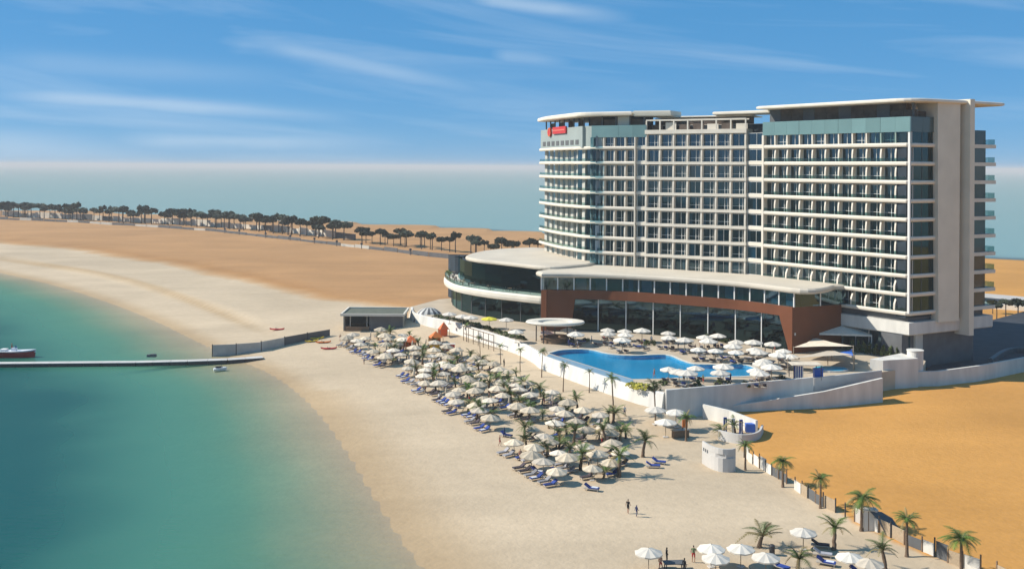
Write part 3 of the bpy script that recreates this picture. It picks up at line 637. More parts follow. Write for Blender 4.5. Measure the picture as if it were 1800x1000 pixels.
# ---- left end wall: pale panels with windows between balcony slabs
NE = 7
for k in range(2, 10):
    z = zk(k)
    for b in range(NE):
        t = 3.5 + b * 4.1
        add_window(WL, t, -1.55, z + .1, 2.1, 2.9, 'pair', rnd.randrange(99))
    for b in range(NE + 1):
        t = 1.4 + b * 4.1; m = MB(); WL.box(m, t - .95, t + .95, -1.9, -1.45, z + .1, z + FH - .2); m.obj('wall_panel', M['greywall'], hotel)
m = MB(); WL.box(m, 0, WL.L - 1.5, -1.6, -.35, 46.8, 52.1); m.obj('crown_wall', M['sage'], hotel)
sc_ = [p for p in left_corner]; m = MB(); m.sweep([tuple(V2(p)) for p in left_corner], [(-.35, 46.9), (-.35, 52.1), (-1.5, 52.1), (-1.5, 46.9)]); m.obj('crown_wall', M['sage'], hotel)
for b in range(8):
    m = MB(); WL.box(m, 2 + b * 3.6, 4.2 + b * 3.6, -.4, -.27, 47.6, 48.8); o = m.obj('strip_window', M['slategrey'], hotel)
# ---- end wall concrete, slot and fin
m = MB(); pa = [WE.pt(7.5, .7, 0), WE.pt(13.2, .9, 0), WE.pt(13.2, -4, 0), WE.pt(7.5, -4, 0)]
tp = [WE.pt(6.9, .75, 0), WE.pt(13.2, 1.0, 0), WE.pt(13.2, -4, 0), WE.pt(6.9, -4, 0)]
m.prism([p[:2] for p in pa], 11.9, 55.0, top=[p[:2] for p in tp]); m.obj('end_wall', M['beige'], hotel)
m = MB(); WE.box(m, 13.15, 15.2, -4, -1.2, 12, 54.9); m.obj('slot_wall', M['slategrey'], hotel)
m = MB(); p = [WE.pt(14.6, 2.2, 0), WE.pt(15.7, 2.4, 0), WE.pt(16.7, -4, 0), WE.pt(14.2, -4, 0)]
m.prism([q[:2] for q in p], 9.0, 55.9); m.obj('end_fin', M['beige'], hotel)
# ---- bay behind the fin with its own slabs
for k in range(1, NF + 1):
    z = zk(k)
    m = MB(); WE.box(m, 16.6, 25.1, -7, .25, z - .42, z + .30); m.obj('floor_slab', M['white'], hotel)
    m = MB(); WE.box(m, 16.6, 22.8, -6, -.45, z + .31, z + FH - .43); m.obj('end_window', M['slate_glass'], hotel)
    m = MB(); WE.quad(m, 22.8, 24.9, .1, z + .31, z + 1.4); WE.box(m, 24.88, 24.92, -6, .1, z + .31, z + 1.4); m.obj('glass_rail', M['railglass'], hotel)
m = MB(); WE.box(m, 16.6, 19.5, -6, -1.2, 50, 55); m.obj('slot_wall', M['slategrey'], hotel)
# ---- fascia and base under the right wing
m = MB(); m.sweep([tuple(E2_ + WR.d * 18), tuple(F_), tuple(F_ + e_ * 15.5), tuple(F_ + e_ * 24.5)], [(-.1, 9.7), (.15, 9.9), (.15, 12.2), (-5, 12.2), (-5, 9.7)]); m.obj('fascia', M['wall_white'], hotel)
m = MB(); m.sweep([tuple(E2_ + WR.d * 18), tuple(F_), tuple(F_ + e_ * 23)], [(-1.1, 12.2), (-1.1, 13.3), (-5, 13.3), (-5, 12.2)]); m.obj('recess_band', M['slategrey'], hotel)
for i in range(5):
    m = MB(); t0 = 20.5 + i * 3.1; WR.quad(m, t0, t0 + 3.0, -1.2, 5.0, 9.7); o = m.obj('ground_window', M['glass'], hotel)
    mm = MB(); WR.box(mm, t0 - .06, t0 + .06, -1.25, -1.1, 5.0, 9.7); kid(o, 'mullion', mm.mesh('mullion', M['frame']))
m = MB(); WR.box(m, 18, 36.2, -5, -2.6, 4.5, 9.7); m.obj('lobby_wall', M['greywall'], hotel)
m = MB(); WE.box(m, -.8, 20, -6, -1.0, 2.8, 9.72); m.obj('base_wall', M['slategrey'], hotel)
# ---- roof terraces and canopies
def canopy(poly, z0, z1, name='roof_canopy', mat=None):
    pts = [V2(p) for p in poly]; n = len(pts); m = MB()
    ar = sum(pts[i].x * pts[(i + 1) % n].y - pts[(i + 1) % n].x * pts[i].y for i in range(n))
    if ar < 0: pts = pts[::-1]
    cx = sum(p.x for p in pts) / n; cy = sum(p.y for p in pts) / n
    ring = lambda s, z: [(cx + (p.x - cx) * s, cy + (p.y - cy) * s, z) for p in pts]
    h = z1 - z0; rs = [ring(.965, z0), ring(.995, z0 + h * .18), ring(1.0, z0 + h * .5), ring(.995, z0 + h * .82), ring(.975, z1)]
    vs = sum(rs, []); fs = [(r * n + i, r * n + (i + 1) % n, (r + 1) * n + (i + 1) % n, (r + 1) * n + i) for r in range(4) for i in range(n)] + [tuple(range(n - 1, -1, -1)), tuple(range(4 * n, 5 * n))]
    m.add(vs, fs); return m.obj(name, mat or M['white'], hotel)
rc = bez(F_ - WR.d * 4 + WR.n * 1.2, F_ + WR.n * 1.2 + m_ * 1.4, F_ + e_ * 4.5 + m_ * 1.4, 6)
rpoly = [tuple(E2_ + WR.n * 1.0 - WR.d * 1.0)] + rc + [tuple(F_ + e_ * 16 + m_ * 1.6), tuple(F_ + e_ * 27 + m_ * .8), tuple(F_ + e_ * 27.2 - m_ * 12), (74, 236), tuple(E2_ - WR.n * 15)]
canopy(rpoly, 54.95, 55.7)
m = MB(); t0 = [tuple(E2_ - WR.n * 2.2), tuple(F_ - WR.n * 2.0 - m_ * 1.5), tuple(F_ + e_ * 7.4 - m_ * 1.5)]
NG = 12
for i in range(NG):
    m = MB(); s0 = i * WR.L / NG + .03; s1 = (i + 1) * WR.L / NG - .03
    if i < 10: WR.box(m, s0, s1, -2.6, -2.45, 52.1, 54.9); m.obj('terrace_glazing', M['brownroom'] if i % 3 else M['slategrey'], hotel)
    else:
        WR.box(m, s0, s1, -2.6, -2.45, 52.1, 53.6); m.obj('terrace_glazing', M['brownroom'], hotel)
m = MB(); WE.box(m, 2.2, 7.2, -2.2, -2.0, 52.1, 53.4); m.obj('terrace_glazing', M['brownroom'], hotel)
m = MB(); WR.box(m, WR.L - 1.0, WR.L - .5, -2.6, -2.2, 52.1, 54.9); m.obj('terrace_post', M['slategrey'], hotel)
m = MB(); WR.box(m, 0, WR.L - 3, -5, -3.2, 52.0, 54.9); m.obj('terrace_wall', M['brownroom'], hotel)
m = MB(); m.prism([tuple(p) for p in core], 52.0, 52.12); m.obj('terrace_floor', M['roof'], hotel)
# left canopy
lc = catmull([tuple(A_ + V2((-.6, 1))), tuple(A_ + WL.d * 12 + WL.n * 2.0), tuple(B_ - WL.d * 6 + WL.n * 1.6), tuple(B_ + WL.n * .4 + WM1.n * .6), tuple(B_ + WM1.d * 6 + WM1.n * .8), tuple(B_ + WM1.d * 13 + WM1.n * .3)], 4)
lpoly = lc + [tuple(B_ + WM1.d * 13 - WM1.n * 9), tuple(A_ + V2((14, 6)))]
canopy(lpoly, 54.4, 55.4)
canopy([tuple(B_ + WM1.d * 13.2 - WM1.n * .2), tuple(B_ + WM1.d * 22 - WM1.n * 2), tuple(B_ + WM1.d * 22 - WM1.n * 9), tuple(B_ + WM1.d * 13.2 - WM1.n * 9)], 54.2, 55.5, mat=M['beige'])
canopy([tuple(B_ + WM1.d * 17 - WM1.n * 5), tuple(E_ - WM.n * 5), tuple(E_ - WM.n * 13), tuple(B_ + WM1.d * 17 - WM1.n * 13)], 53.9, 54.25)
canopy([tuple(E_ - WM.d * 9 - WM.n * 3.5), tuple(E2_ - WR.n * 2.5), tuple(E2_ - WR.n * 10), tuple(E_ - WM.d * 9 - WM.n * 10)], 54.3, 55.0)
# people-height clutter, posts and glazing under the left canopy
for i in range(9):
    t = 1.5 + i * 3.6; m = MB(); WL.box(m, t - .14, t + .14, -1.6, -1.3, 52.1, 54.5); m.obj('terrace_post', M['slategrey'], hotel)
    if i % 2 == 0: m = MB(); WL.box(m, t + .3, t + 3.2, -3.0, -2.8, 52.1, 53.9); m.obj('terrace_glazing', M['brownroom'], hotel)
for i in range(4):
    t = 1.0 + i * 3.7; m = MB(); WM1.box(m, t, t + 3.2, -2.0, -1.8, 52.1, 54.3 - .7 * (i % 2)); m.obj('terrace_glazing', M['brownroom'] if i != 2 else M['white'], hotel)
    m = MB(); WM1.box(m, t + 3.3, t + 3.6, -1.6, -1.3, 52.1, 54.4); m.obj('terrace_post', M['slategrey'], hotel)
m = MB(); WM1.box(m, 0, WM1.L, -4.5, -3.0, 52.0, 54.4); m.obj('terrace_wall', M['darkroom'], hotel)
# white pergola on the grid's roof
for b in range(0, GB + 1):
    m = MB(); WM.box(m, b * GW - .15, b * GW + .15, -.5, -.2, 50.85, 53.0); m.obj('pergola_post', M['white'], hotel)
for o in (-.35, -2.6):
    m = MB(); WM.box(m, -.1, WM.L + .1, o - .15, o + .15, 53.0, 53.3); m.obj('pergola_beam', M['white'], hotel)
for b in range(GB):
    m = MB(); WM.box(m, b * GW + .4, (b + 1) * GW - .4, -3.0, -2.8, 50.85, 52.2 + .5 * (b % 2)); m.obj('terrace_screen', M['white'] if b in (1, 4, 6) else M['brownroom'], hotel)
m = MB(); WM.box(m, 0, WM.L, -6.5, -5.6, 50.8, 53.8); m.obj('terrace_wall', M['brownroom'], hotel)
# red sign board with round emblem on the crown
m = MB(); WL.box(m, 11.0, 21, -.3, .1, 50.7, 52.5); sg = m.obj('sign_board', M['red'], hotel)
m = MB(); WL.box(m, 11.6, 20.4, .1, .16, 51.45, 51.75); kid(sg, 'lettering_band', m.mesh('lettering_band', pmat('sign_lettering', (.62, .16, .12), .5)))
m = MB(); c = WL.pt(8.2, 0, 51.2); m.tube([WL.pt(8.2, -.3, 51.3), WL.pt(8.2, .15, 51.3)], 1.2, 16); em = m.obj('emblem', M['red'], hotel)
m = MB()
for i in range(16):
    a0, a1 = 2 * math.pi * i / 16, 2 * math.pi * (i + 1) / 16
    m.add([WL.pt(8.2 + 1.18 * math.cos(a), .17, 51.3 + 1.18 * math.sin(a)) for a in (a0, a1)] + [WL.pt(8.2 + .92 * math.cos(a), .17, 51.3 + .92 * math.sin(a)) for a in (a1, a0)], [(0, 1, 2, 3)])
kid(em, 'emblem_ring', m.mesh('emblem_ring', M['orange']))

# ------------------------------------------------------------------ podium
pod = empty('hotel_podium', (35, 225, DZ)); tag(pod, 'low curved podium with copper-brown wall, tall glass front and pale flat roof', 'building')
pf = catmull([g2(952, 484, 17.6), g2(1020, 484.5, 17.6), g2(1100, 487, 17.6), g2(1200, 493, 17.6), g2(1300, 500.5, 17.6), g2(1390, 511, 17.6)], 5)
pfr = pf[:-1] + bez(V2(pf[-1]), V2(g2(1440, 517, 17.6)), V2(g2(1468, 506, 17.6)), 6)
def offp(path, o):
    m = MB(); m.sweep(path, [(o, 0)]); return [v[:2] for v in m.v]
roofpoly = [tuple(p) for p in pfr] + [tuple(E2_ + WR.d * 22 - WR.n * 1), tuple(E2_ - WR.n * 1), tuple(C_ - WM.n * 1), tuple(B_ + WM1.d * 3 - WM1.n * 1), (9.2, 240.0), (5.6, 234.5)]
def edge_slab(poly, z0, z1, mat, name, parent):
    m = MB(); pts = [V2(p) for p in poly]; n = len(pts)
    ar = sum(pts[i].x * pts[(i + 1) % n].y - pts[(i + 1) % n].x * pts[i].y for i in range(n))
    if ar < 0: pts = pts[::-1]
    P = [tuple(p) for p in pts]; h = z1 - z0; rings = []
    for o, z in ((-.8, z0), (-.15, z0 + h * .12), (0, z0 + h * .4), (-.05, z0 + h * .75), (-.45, z1)):
        t = MB(); t.sweep(P, [(o, z)], closed=True); rings.append(t.v)
    vs = sum(rings, []); m.add(vs, [(r * n + i, r * n + (i + 1) % n, (r + 1) * n + (i + 1) % n, (r + 1) * n + i) for r in range(4) for i in range(n)] + [tuple(range(n - 1, -1, -1)), tuple(range(4 * n, 5 * n))])
    return m.obj(name, mat, parent)
edge_slab(roofpoly, 17.0, 18.15, M['roof'], 'roof', pod)
# upper glass strip with mullions
wl = offp(pf, -1.1)
def arclen(path):
    s = [0]
    for i in range(1, len(path)): s.append(s[-1] + math.dist(path[i][:2], path[i - 1][:2]))
    return s
def pos(path, s):
    L = arclen(path); s = max(0, min(s, L[-1] - 1e-6)); i = max(j for j in range(len(L) - 1) if L[j] <= s); f = (s - L[i]) / (L[i + 1] - L[i])
    return tuple(path[i][j] * (1 - f) + path[i + 1][j] * f for j in range(2))
Lw = arclen(wl)[-1]; NW = 16
for i in range(NW):
    a, b = pos(wl, Lw * i / NW), pos(wl, Lw * (i + 1) / NW); wg = Wing(a, b); m = MB(); wg.quad(m, .0, wg.L, 0, 14.2, 17.0); o = m.obj('strip_window', M['glass'], pod)
    mm = MB(); wg.box(mm, -.14, .14, -.15, .12, 14.2, 17.0); kid(o, 'mullion', mm.mesh('mullion', M['frame']))
    if i % 3 != 1:
        c = MB(); wg.quad(c, wg.L * (.1 + .2 * (i % 2)), wg.L * (.45 + .15 * (i % 4)), -.8, 14.3, 16.8); kid(o, 'curtain', c.mesh('curtain', M['curtain']))
m = MB(); back = offp(pf, -5); m.prism([tuple(p) for p in offp(pf, -3.2)] + [tuple(E2_ + WR.d * 18), tuple(E_), tuple(C_), tuple(B_)], 5, 17.0); m.obj('inner_wall', M['darkroom'], pod)
endw = Wing(pos(wl, Lw - .01), tuple(E2_ + WR.d * 22))
for i in range(2):
    m = MB(); endw.quad(m, i * endw.L / 2, (i + 1) * endw.L / 2, 0, 14.2, 17.0); o = m.obj('strip_window', M['glass'], pod); mm = MB(); endw.box(mm, i * endw.L / 2 - .12, i * endw.L / 2 + .12, -.15, .1, 14.2, 17.0); kid(o, 'mullion', mm.mesh('mullion', M['frame']))
# copper-brown wall: lintel, piers with slanting jambs, return wall
bl = offp(pf, -.55); Lb = arclen(bl)[-1]
def seg(path, s0, s1, n=12): return [pos(path, s0 + (s1 - s0) * i / n) for i in range(n + 1)]
def find_s(path, px):
    """arc length at which the wall crosses a bearing"""
    best = min(((abs(math.atan2(p[0], p[1]) - math.atan((px - 900) / FPX)), s) for s in [arclen(path)[-1] * i / 600 for i in range(601)] for p in [pos(path, s)]))
    return best[1]
sL, sR = find_s(bl, 1012), find_s(bl, 1371)
m = MB(); m.sweep(seg(bl, 0, Lb, 30), [(0, 12.25), (0, 14.25), (-1.2, 14.25), (-1.2, 12.25)]); m.obj('lintel', M['brown'], pod)
def pier(s0a, s1a, s0b, s1b, name):
    m = MB(); n = 5; vs = []
    for (a, b, z) in ((s0a, s1a, DZ), (s0b, s1b, 12.25)):
        fr = seg(bl, a, b, n); bk = seg(offp(bl, -1.2), a, b, n); vs += [(*p, z) for p in fr] + [(*p, z) for p in bk]
    k = n + 1; fs = []
    for i in range(n): fs += [(i, i + 1, 2 * k + i + 1, 2 * k + i), (k + i + 1, k + i, 3 * k + i, 3 * k + i + 1)]
    fs += [(0, 2 * k, 3 * k, k), (n, k + n, 3 * k + n, 2 * k + n)]
    m.add(vs, fs); m.obj(name, M['brown'], pod)
pier(0, sL - .9, 0, sL, 'brown_pier'); pier(sR + 2.6, Lb, sR, Lb, 'brown_pier')
rw = Wing(pos(bl, Lb - .01), tuple(E2_ + WR.d * 21))
m = MB(); rw.box(m, -.02, rw.L, -1.2, 0, DZ, 14.23); m.obj('return_wall', M['brown'], pod)
m = MB(); rw.box(m, .6, .9, -.02, .06, 8.6, 9.1); m.obj('wall_lamp', M['wall_white'], pod)
lf = Wing((12.5, 246), pos(bl, 0.01)); m = MB(); lf.box(m, 0, lf.L, -1.2, 0, DZ, 14.2); m.obj('return_wall', M['brown'], pod)
lf2 = Wing((12.5, 246.5), pos(wl, 0.01)); m = MB(); lf2.box(m, 0, lf2.L, -.6, 0, 14.2, 17.0); m.obj('pale_pier', M['sage'], pod)
gl = offp(pf, -1.5); NP = 8
for i in range(NP):
    s0 = sL - 1 + (sR + 3 - sL) * i / NP; s1 = sL - 1 + (sR + 3 - sL) * (i + 1) / NP; wg = Wing(pos(gl, s0), pos(gl, s1))
    for z0, z1 in ((DZ, 10.2), (10.25, 12.4)):
        m = MB(); wg.quad(m, 0, wg.L, 0, z0, z1); o = m.obj('glass_panel', M['bigglass'] if z0 == DZ else M['glass'], pod)
        mm = MB(); wg.box(mm, -.1, .1, -.2, .12, z0, z1); kid(o, 'mullion', mm.mesh('mullion', M['frame']))
    if i in (0, 2, 6, 7):
        m = MB(); wg.quad(m, .2, wg.L - .2, -1.2, 10.3, 12.2); m.obj('blind', pmat('teal_blind', (.16, .34, .33), .8) if i == 0 else bpy.data.materials['teal_blind'], pod)  # flat teal panels behind some of the upper panes
# round restaurant wing with ring terrace
ring_px = [(812, 481), (790, 484), (780, 491), (786, 499), (805, 507), (850, 515), (900, 521), (962, 527)]
ring = catmull([(2, 290), (-10, 287)] + [g2(x, y, 11.2) for x, y in ring_px] + [(13, 240)], 4)
edge_slab(ring + [(18, 262), (12, 288)], 10.0, 12.0, M['white'], 'terrace_ring', pod)
lowp = offp(ring, -2.2); Lr = arclen(lowp)[-1]
for i in range(12):
    s0 = Lr * (.22 + .78 * i / 12); s1 = Lr * (.22 + .78 * (i + 1) / 12); wg = Wing(pos(lowp, s0), pos(lowp, s1)); m = MB(); wg.quad(m, 0, wg.L, 0, DZ, 10.1)
    o = m.obj('curved_window', M['bigglass'], pod); mm = MB(); wg.box(mm, -.07, .07, -.1, .1, DZ, 10.1); kid(o, 'mullion', mm.mesh('mullion', M['slategrey']))
m = MB(); m.prism(offp(ring, -5) + [(16, 262), (10, 286)], DZ, 17.0); m.obj('inner_wall', M['darkroom'], pod)
drum = offp(ring, -3.9); Ld = arclen(drum)[-1]
for i in range(9):
    s0 = Ld * (.40 + .6 * i / 9); s1 = Ld * (.40 + .6 * (i + 1) / 9); wg = Wing(pos(drum, s0), pos(drum, s1)); m = MB(); wg.quad(m, 0, wg.L, 0, 12, 17.6); m.obj('drum_window', M['bigglass'], pod)
roofL = catmull([(6, 296), (-4, 289), g2(835, 449, 17.9), g2(818, 456, 17.9), g2(838, 461.5, 17.9), g2(870, 465, 17.9), g2(910, 469.5, 17.9), g2(950, 474, 17.9), g2(985, 474.5, 17.9), (18.5, 246)], 4)
edge_slab(roofL + [(24, 258), (14, 290)], 17.75, 18.75, M['roof'], 'roof', pod)
rr = offp(ring, -.35); m = MB(); m.sweep([p for p in rr[8:]], [(0, 12.0), (0, 13.0), (-.04, 13.0), (-.04, 12.0)]); m.obj('glass_rail', M['railglass'], pod)
for i in range(16):
    p = pos(rr, arclen(rr)[-1] * (.22 + .045 * i)); m = MB(); m.tube([(*p, 12), (*p, 13.1)], .045, 6); m.obj('rail_post', M['darkmetal'], pod)

# ------------------------------------------------------------------ prototypes: parasol, lounger, palms, trees, people
def parasol_parts(root, r, h, drop, cmat, thatch=False):
    n = 16; m = MB(); vs = [(0, 0, h)]
    for rr, z in ((r * .5, h - drop * .42), (r, h - drop), (r * .985, h - drop - .16)):
        vs += [(rr * (1 if i % 2 else .945) * math.cos(2 * math.pi * i / n), rr * (1 if i % 2 else .945) * math.sin(2 * math.pi * i / n), z - (0 if i % 2 else .09 * rr / r)) for i in range(n)]
    fs = [(0, 1 + i, 1 + (i + 1) % n) for i in range(n)]
    for k in range(2): fs += [(1 + k * n + i, 1 + (k + 1) * n + i, 1 + (k + 1) * n + (i + 1) % n, 1 + k * n + (i + 1) % n) for i in range(n)]
    m.add(vs, fs); kid(root, 'canopy', m.mesh('canopy', cmat))
    m = MB(); m.tube([(0, 0, 0), (0, 0, h - .05)], .05, 6); kid(root, 'pole', m.mesh('pole', M['pole']))
    m = MB(); m.box((0, 0, .05), (.7, .7, .1)); kid(root, 'base', m.mesh('base', M['concrete']))
    m = MB(); m.tube([(0, 0, h - .06), (0, 0, h + .12)], [.06, .02], 6); kid(root, 'finial', m.mesh('finial', M['pole']))
def proto(name, cat, group=None):
    e = empty(name, (0, 0, -60)); e['category'] = cat; e['kind'] = 'thing'
    if group: e['group'] = group
    return e
PROTOS = []
def retire(p):
    for c in list(KIDS.get(p.name, ())):
        for g_ in KIDS.get(c.name, ()): bpy.data.objects.remove(g_)
        bpy.data.objects.remove(c)
    bpy.data.objects.remove(p)
def P_(p): PROTOS.append(p); return p
par_beach = P_(proto('parasol', 'parasol', 'beach parasols in rows')); parasol_parts(par_beach, 1.6, 2.5, .52, M['canopy'])
par_beach2 = P_(proto('parasol', 'parasol', 'beach parasols in rows')); parasol_parts(par_beach2, 1.75, 2.55, .7, M['canopy_tan'])
par_closed = P_(proto('closed_parasol', 'parasol', 'beach parasols in rows'))
m = MB(); m.tube([(0, 0, 1.25), (0, 0, 1.5), (0, 0, 2.2), (0, 0, 2.62)], [.10, .24, .17, .04], 8); kid(par_closed, 'canopy', m.mesh('canopy', M['canopy_tan'])); m = MB(); m.tube([(0, 0, 0), (0, 0, 1.3)], .05, 6); kid(par_closed, 'pole', m.mesh('pole', M['pole'])); m = MB(); m.box((0, 0, .05), (.7, .7, .1)); kid(par_closed, 'base', m.mesh('base', M['concrete']))
par_pool = P_(proto('parasol', 'parasol', 'parasols around the pool')); parasol_parts(par_pool, 1.6, 2.55, .5, M['canopy_pool'])
par_yel = P_(proto('parasol', 'parasol', 'parasols around the pool')); parasol_parts(par_yel, 1.7, 2.5, .45, M['canopy_yellow'])
par_pink = P_(proto('parasol', 'parasol', 'parasols around the pool')); parasol_parts(par_pink, 1.5, 2.5, .5, M['canopy_pink'])
par_or = P_(proto('parasol', 'parasol', 'beach parasols in rows')); parasol_parts(par_or, 1.7, 2.9, 1.3, M['canopy_orange'])
def lounger_proto(cm, towel=False):
    r = P_(proto('sun_lounger', 'sun lounger', 'sun loungers'))
    m = MB(); m.box((0, .0, .30), (.68, 1.95, .07))
    kid(r, 'frame', m.mesh('frame', M['lounger']))
    for x in (-.29, .29):
        for y in (-.85, .75):
            m = MB(); m.box((x, y, .135), (.06, .06, .27)); kid(r, 'leg', m.mesh('leg', M['lounger']))
    m = MB(); m.box((0, -.33, .40), (.64, 1.28, .12)); kid(r, 'cushion', m.mesh('cushion', cm))
    m = MB(); m.add([(-.32, .3, .36), (.32, .3, .36), (.32, .95, .78), (-.32, .95, .78), (-.32, .22, .48), (.32, .22, .48), (.32, .87, .90), (-.32, .87, .90)], [(3, 2, 1, 0), (4, 5, 6, 7), (0, 1, 5, 4), (1, 2, 6, 5), (2, 3, 7, 6), (3, 0, 4, 7)]); kid(r, 'backrest', m.mesh('backrest', cm))
    if towel: m = MB(); m.box((.05, -.4, .475), (.5, .8, .03)); kid(r, 'towel', m.mesh('towel', M['towel']))
    return r
lg_blue, lg_towel, lg_grey, lg_dark = lounger_proto(M['cush_blue']), lounger_proto(M['cush_blue'], True), lounger_proto(M['cush_grey']), lounger_proto(M['cush_dark'])
def side_table():
    r = P_(proto('side_table', 'table')); m = MB(); m.tube([(0, 0, .42), (0, 0, .46)], .28, 10); kid(r, 'table_top', m.mesh('table_top', M['timber'])); m = MB(); m.tube([(0, 0, 0), (0, 0, .42)], .05, 6); kid(r, 'stem', m.mesh('stem', M['timber'])); return r
def frond_mesh(L, droop, wid, nl, mat, seed, name='frond'):
    r = random.Random(seed); m = MB(); pts = []
    for i in range(nl + 1):
        t = i / nl; pts.append(Vector((L * t * (1 - .12 * t), 0, L * (.55 * t - droop * t * t))))
    m.tube([pts[0], pts[nl // 2], pts[nl]], [.04, .025, .008], 3, cap=False)
    for i in range(1, nl):
        t = i / nl; ll = wid * math.sin(math.pi * min(1, .12 + t * .9)) ** .7; p = pts[i]; d = (pts[i + 1] - pts[i - 1]).normalized()
        for sgn in (-1, 1):
            tip = p + d * ll * .55 + Vector((0, sgn * ll, -.35 * ll * r.uniform(.5, 1.3))); b = p + d * (L / nl * .75)
            m.add([p, b, tip], [(0, 1, 2)] if sgn > 0 else [(0, 2, 1)])
    return m.mesh(name, mat)
FR = [frond_mesh(2.3, .75, .60, 20, M['frond'], 1), frond_mesh(2.5, .55, .55, 20, M['frond'], 2), frond_mesh(2.0, 1.0, .55, 19, M['frond'], 3)]
FRD = [frond_mesh(2.2, .95, .42, 14, M['frond_dry'], 4), frond_mesh(2.1, .35, .30, 14, M['frond_dry'], 5)]
def trunk_mesh(h, r0, r1, bend, seed):
    r = random.Random(seed); pts = [(bend * (i / 7) ** 2, .03 * r.uniform(-1, 1), h * i / 7) for i in range(8)]; m = MB(); rs = []
    for i in range(8): rs.append((r0 + (r1 - r0) * i / 7) * (1.25 if i == 0 else 1) * r.uniform(.95, 1.08))
    m.tube(pts, rs, 8); return m.mesh('trunk', M['trunk'], smooth=True), pts[-1]
def palm_proto(name, h, sc, nf, seed, up=.0, dry=.15, joined=False, r0=.17, r1=.11):
    rn = random.Random(seed); root = P_(proto(name, 'palm tree', 'palms')); tm, top = trunk_mesh(h, r0, r1, rn.uniform(-.25, .25), seed); kid(root, 'trunk', tm)
    if joined: J = MB()
    for i in range(nf):
        tier = i / nf; a = i * 2.399 + rn.uniform(-.3, .3); tilt = R(-38 + 70 * tier + up + rn.uniform(-8, 8)) * -1
        me = rn.choice(FRD if rn.random() < dry or tier < .12 else FR); s_ = sc * rn.uniform(.85, 1.12)
        if joined:
            mt = Matrix.Translation(top) @ Matrix.Rotation(a, 4, 'Z') @ Matrix.Rotation(tilt, 4, 'Y') @ Matrix.Scale(s_, 4)
            J.add([mt @ v.co for v in me.vertices], [tuple(p.vertices) for p in me.polygons], 1 if me in FRD else 0)
        else: kid(root, 'frond', me, top, (0, tilt, a), (s_, s_, s_))
    if joined: kid(root, 'crown', J.mesh('crown', [M['frond'], M['frond_dry']]))
    return root
palm_front = [palm_proto('palm_tree', 3.3, .82, 26, 11, up=8), palm_proto('palm_tree', 3.7, .74, 24, 12, up=14), palm_proto('palm_tree', 3.2, .92, 28, 13, up=10)]
palm_young = [palm_proto('young_palm', 1.0, .72, 13, 21, up=28, dry=.35, joined=True), palm_proto('young_palm', 1.5, .66, 12, 22, up=38, dry=.3, joined=True), palm_proto('young_palm', .8, .85, 12, 23, up=22, dry=.5, joined=True)]
palm_thin = [palm_proto('slender_palm', 4.3, .52, 16, 31, up=10, dry=.1, joined=True, r0=.09, r1=.06), palm_proto('slender_palm', 3.6, .5, 15, 32, up=20, dry=.2, joined=True, r0=.09, r1=.06)]
def leaf_crown(seed, rx, rz, nclump, nleaf, size, flat=False):
    r = random.Random(seed); m = MB()
    for c in range(nclump):
        a = r.uniform(0, 6.283); q = math.sqrt(r.random()); cx, cy = rx * q * math.cos(a), rx * q * math.sin(a); cz = rz * (1 - q * q) * r.uniform(.2, 1) if not flat else rz * r.uniform(-.25, .75) * (1.1 - .6 * q)
        cr = rx * r.uniform(.22, .4)
        for i in range(nleaf):
            d = Vector((r.gauss(0, 1), r.gauss(0, 1), r.gauss(0, .7))).normalized() * cr * r.uniform(.5, 1); p = Vector((cx, cy, cz)) + d
            u = Vector((r.gauss(0, 1), r.gauss(0, 1), r.gauss(0, .6))).normalized(); v = u.orthogonal().normalized(); s_ = size * r.uniform(.6, 1.3)
            m.add([p + u * s_, p + v * s_ * .6, p - u * s_, p - v * s_ * .6], [(0, 1, 2, 3)])
    return m
def tree_proto(seed, h, rx, rz, flat):
    r = random.Random(seed); root = P_(proto('roadside_tree', 'tree', 'trees along the coast road')); m = MB(); th = h * .62
    m.tube([(0, 0, 0), (.1, .05, th * .6), (0, 0, th)], [.30, .22, .18], 6)
    for i in range(5):
        a = i * 1.26 + r.random(); m.tube([(0, 0, th * .9), (rx * .35 * math.cos(a), rx * .35 * math.sin(a), th + rz * .35), (rx * .65 * math.cos(a), rx * .65 * math.sin(a), th + rz * .6)], [.15, .09, .04], 5)
    kid(root, 'trunk', m.mesh('trunk', M['bark']))
    c = leaf_crown(seed, rx, rz, 26, 46, .5, flat); c.v = [(x, y, z + th + rz * .35) for x, y, z in c.v]; kid(root, 'crown', c.mesh('crown', M['leafdark'])); return root
trees = [tree_proto(41, 10.5, 2.7, 1.8, True), tree_proto(42, 10, 2.3, 1.7, True), tree_proto(43, 9.5, 3.4, 1.6, True), tree_proto(44, 11.5, 2.0, 1.9, True)]
def shrub_proto(seed, rx, rz, mat, name='shrub'):
    root = P_(proto(name, 'shrub', 'shrubs')); c = leaf_crown(seed, rx, rz, 16, 22, .14); c.v = [(x, y, max(.03, z + .15)) for x, y, z in c.v]; kid(root, 'foliage', c.mesh('foliage', mat))
    m = MB(); m.tube([(0, 0, 0), (0, 0, rz * .8)], [.06, .02], 5); kid(root, 'stem', m.mesh('stem', M['bark'])); return root
shrubs = [shrub_proto(51, .9, .8, M['shrub']), shrub_proto(52, .7, 1.0, M['shrub']), shrub_proto(53, .9, .5, M['flower'], 'flowering_shrub')]

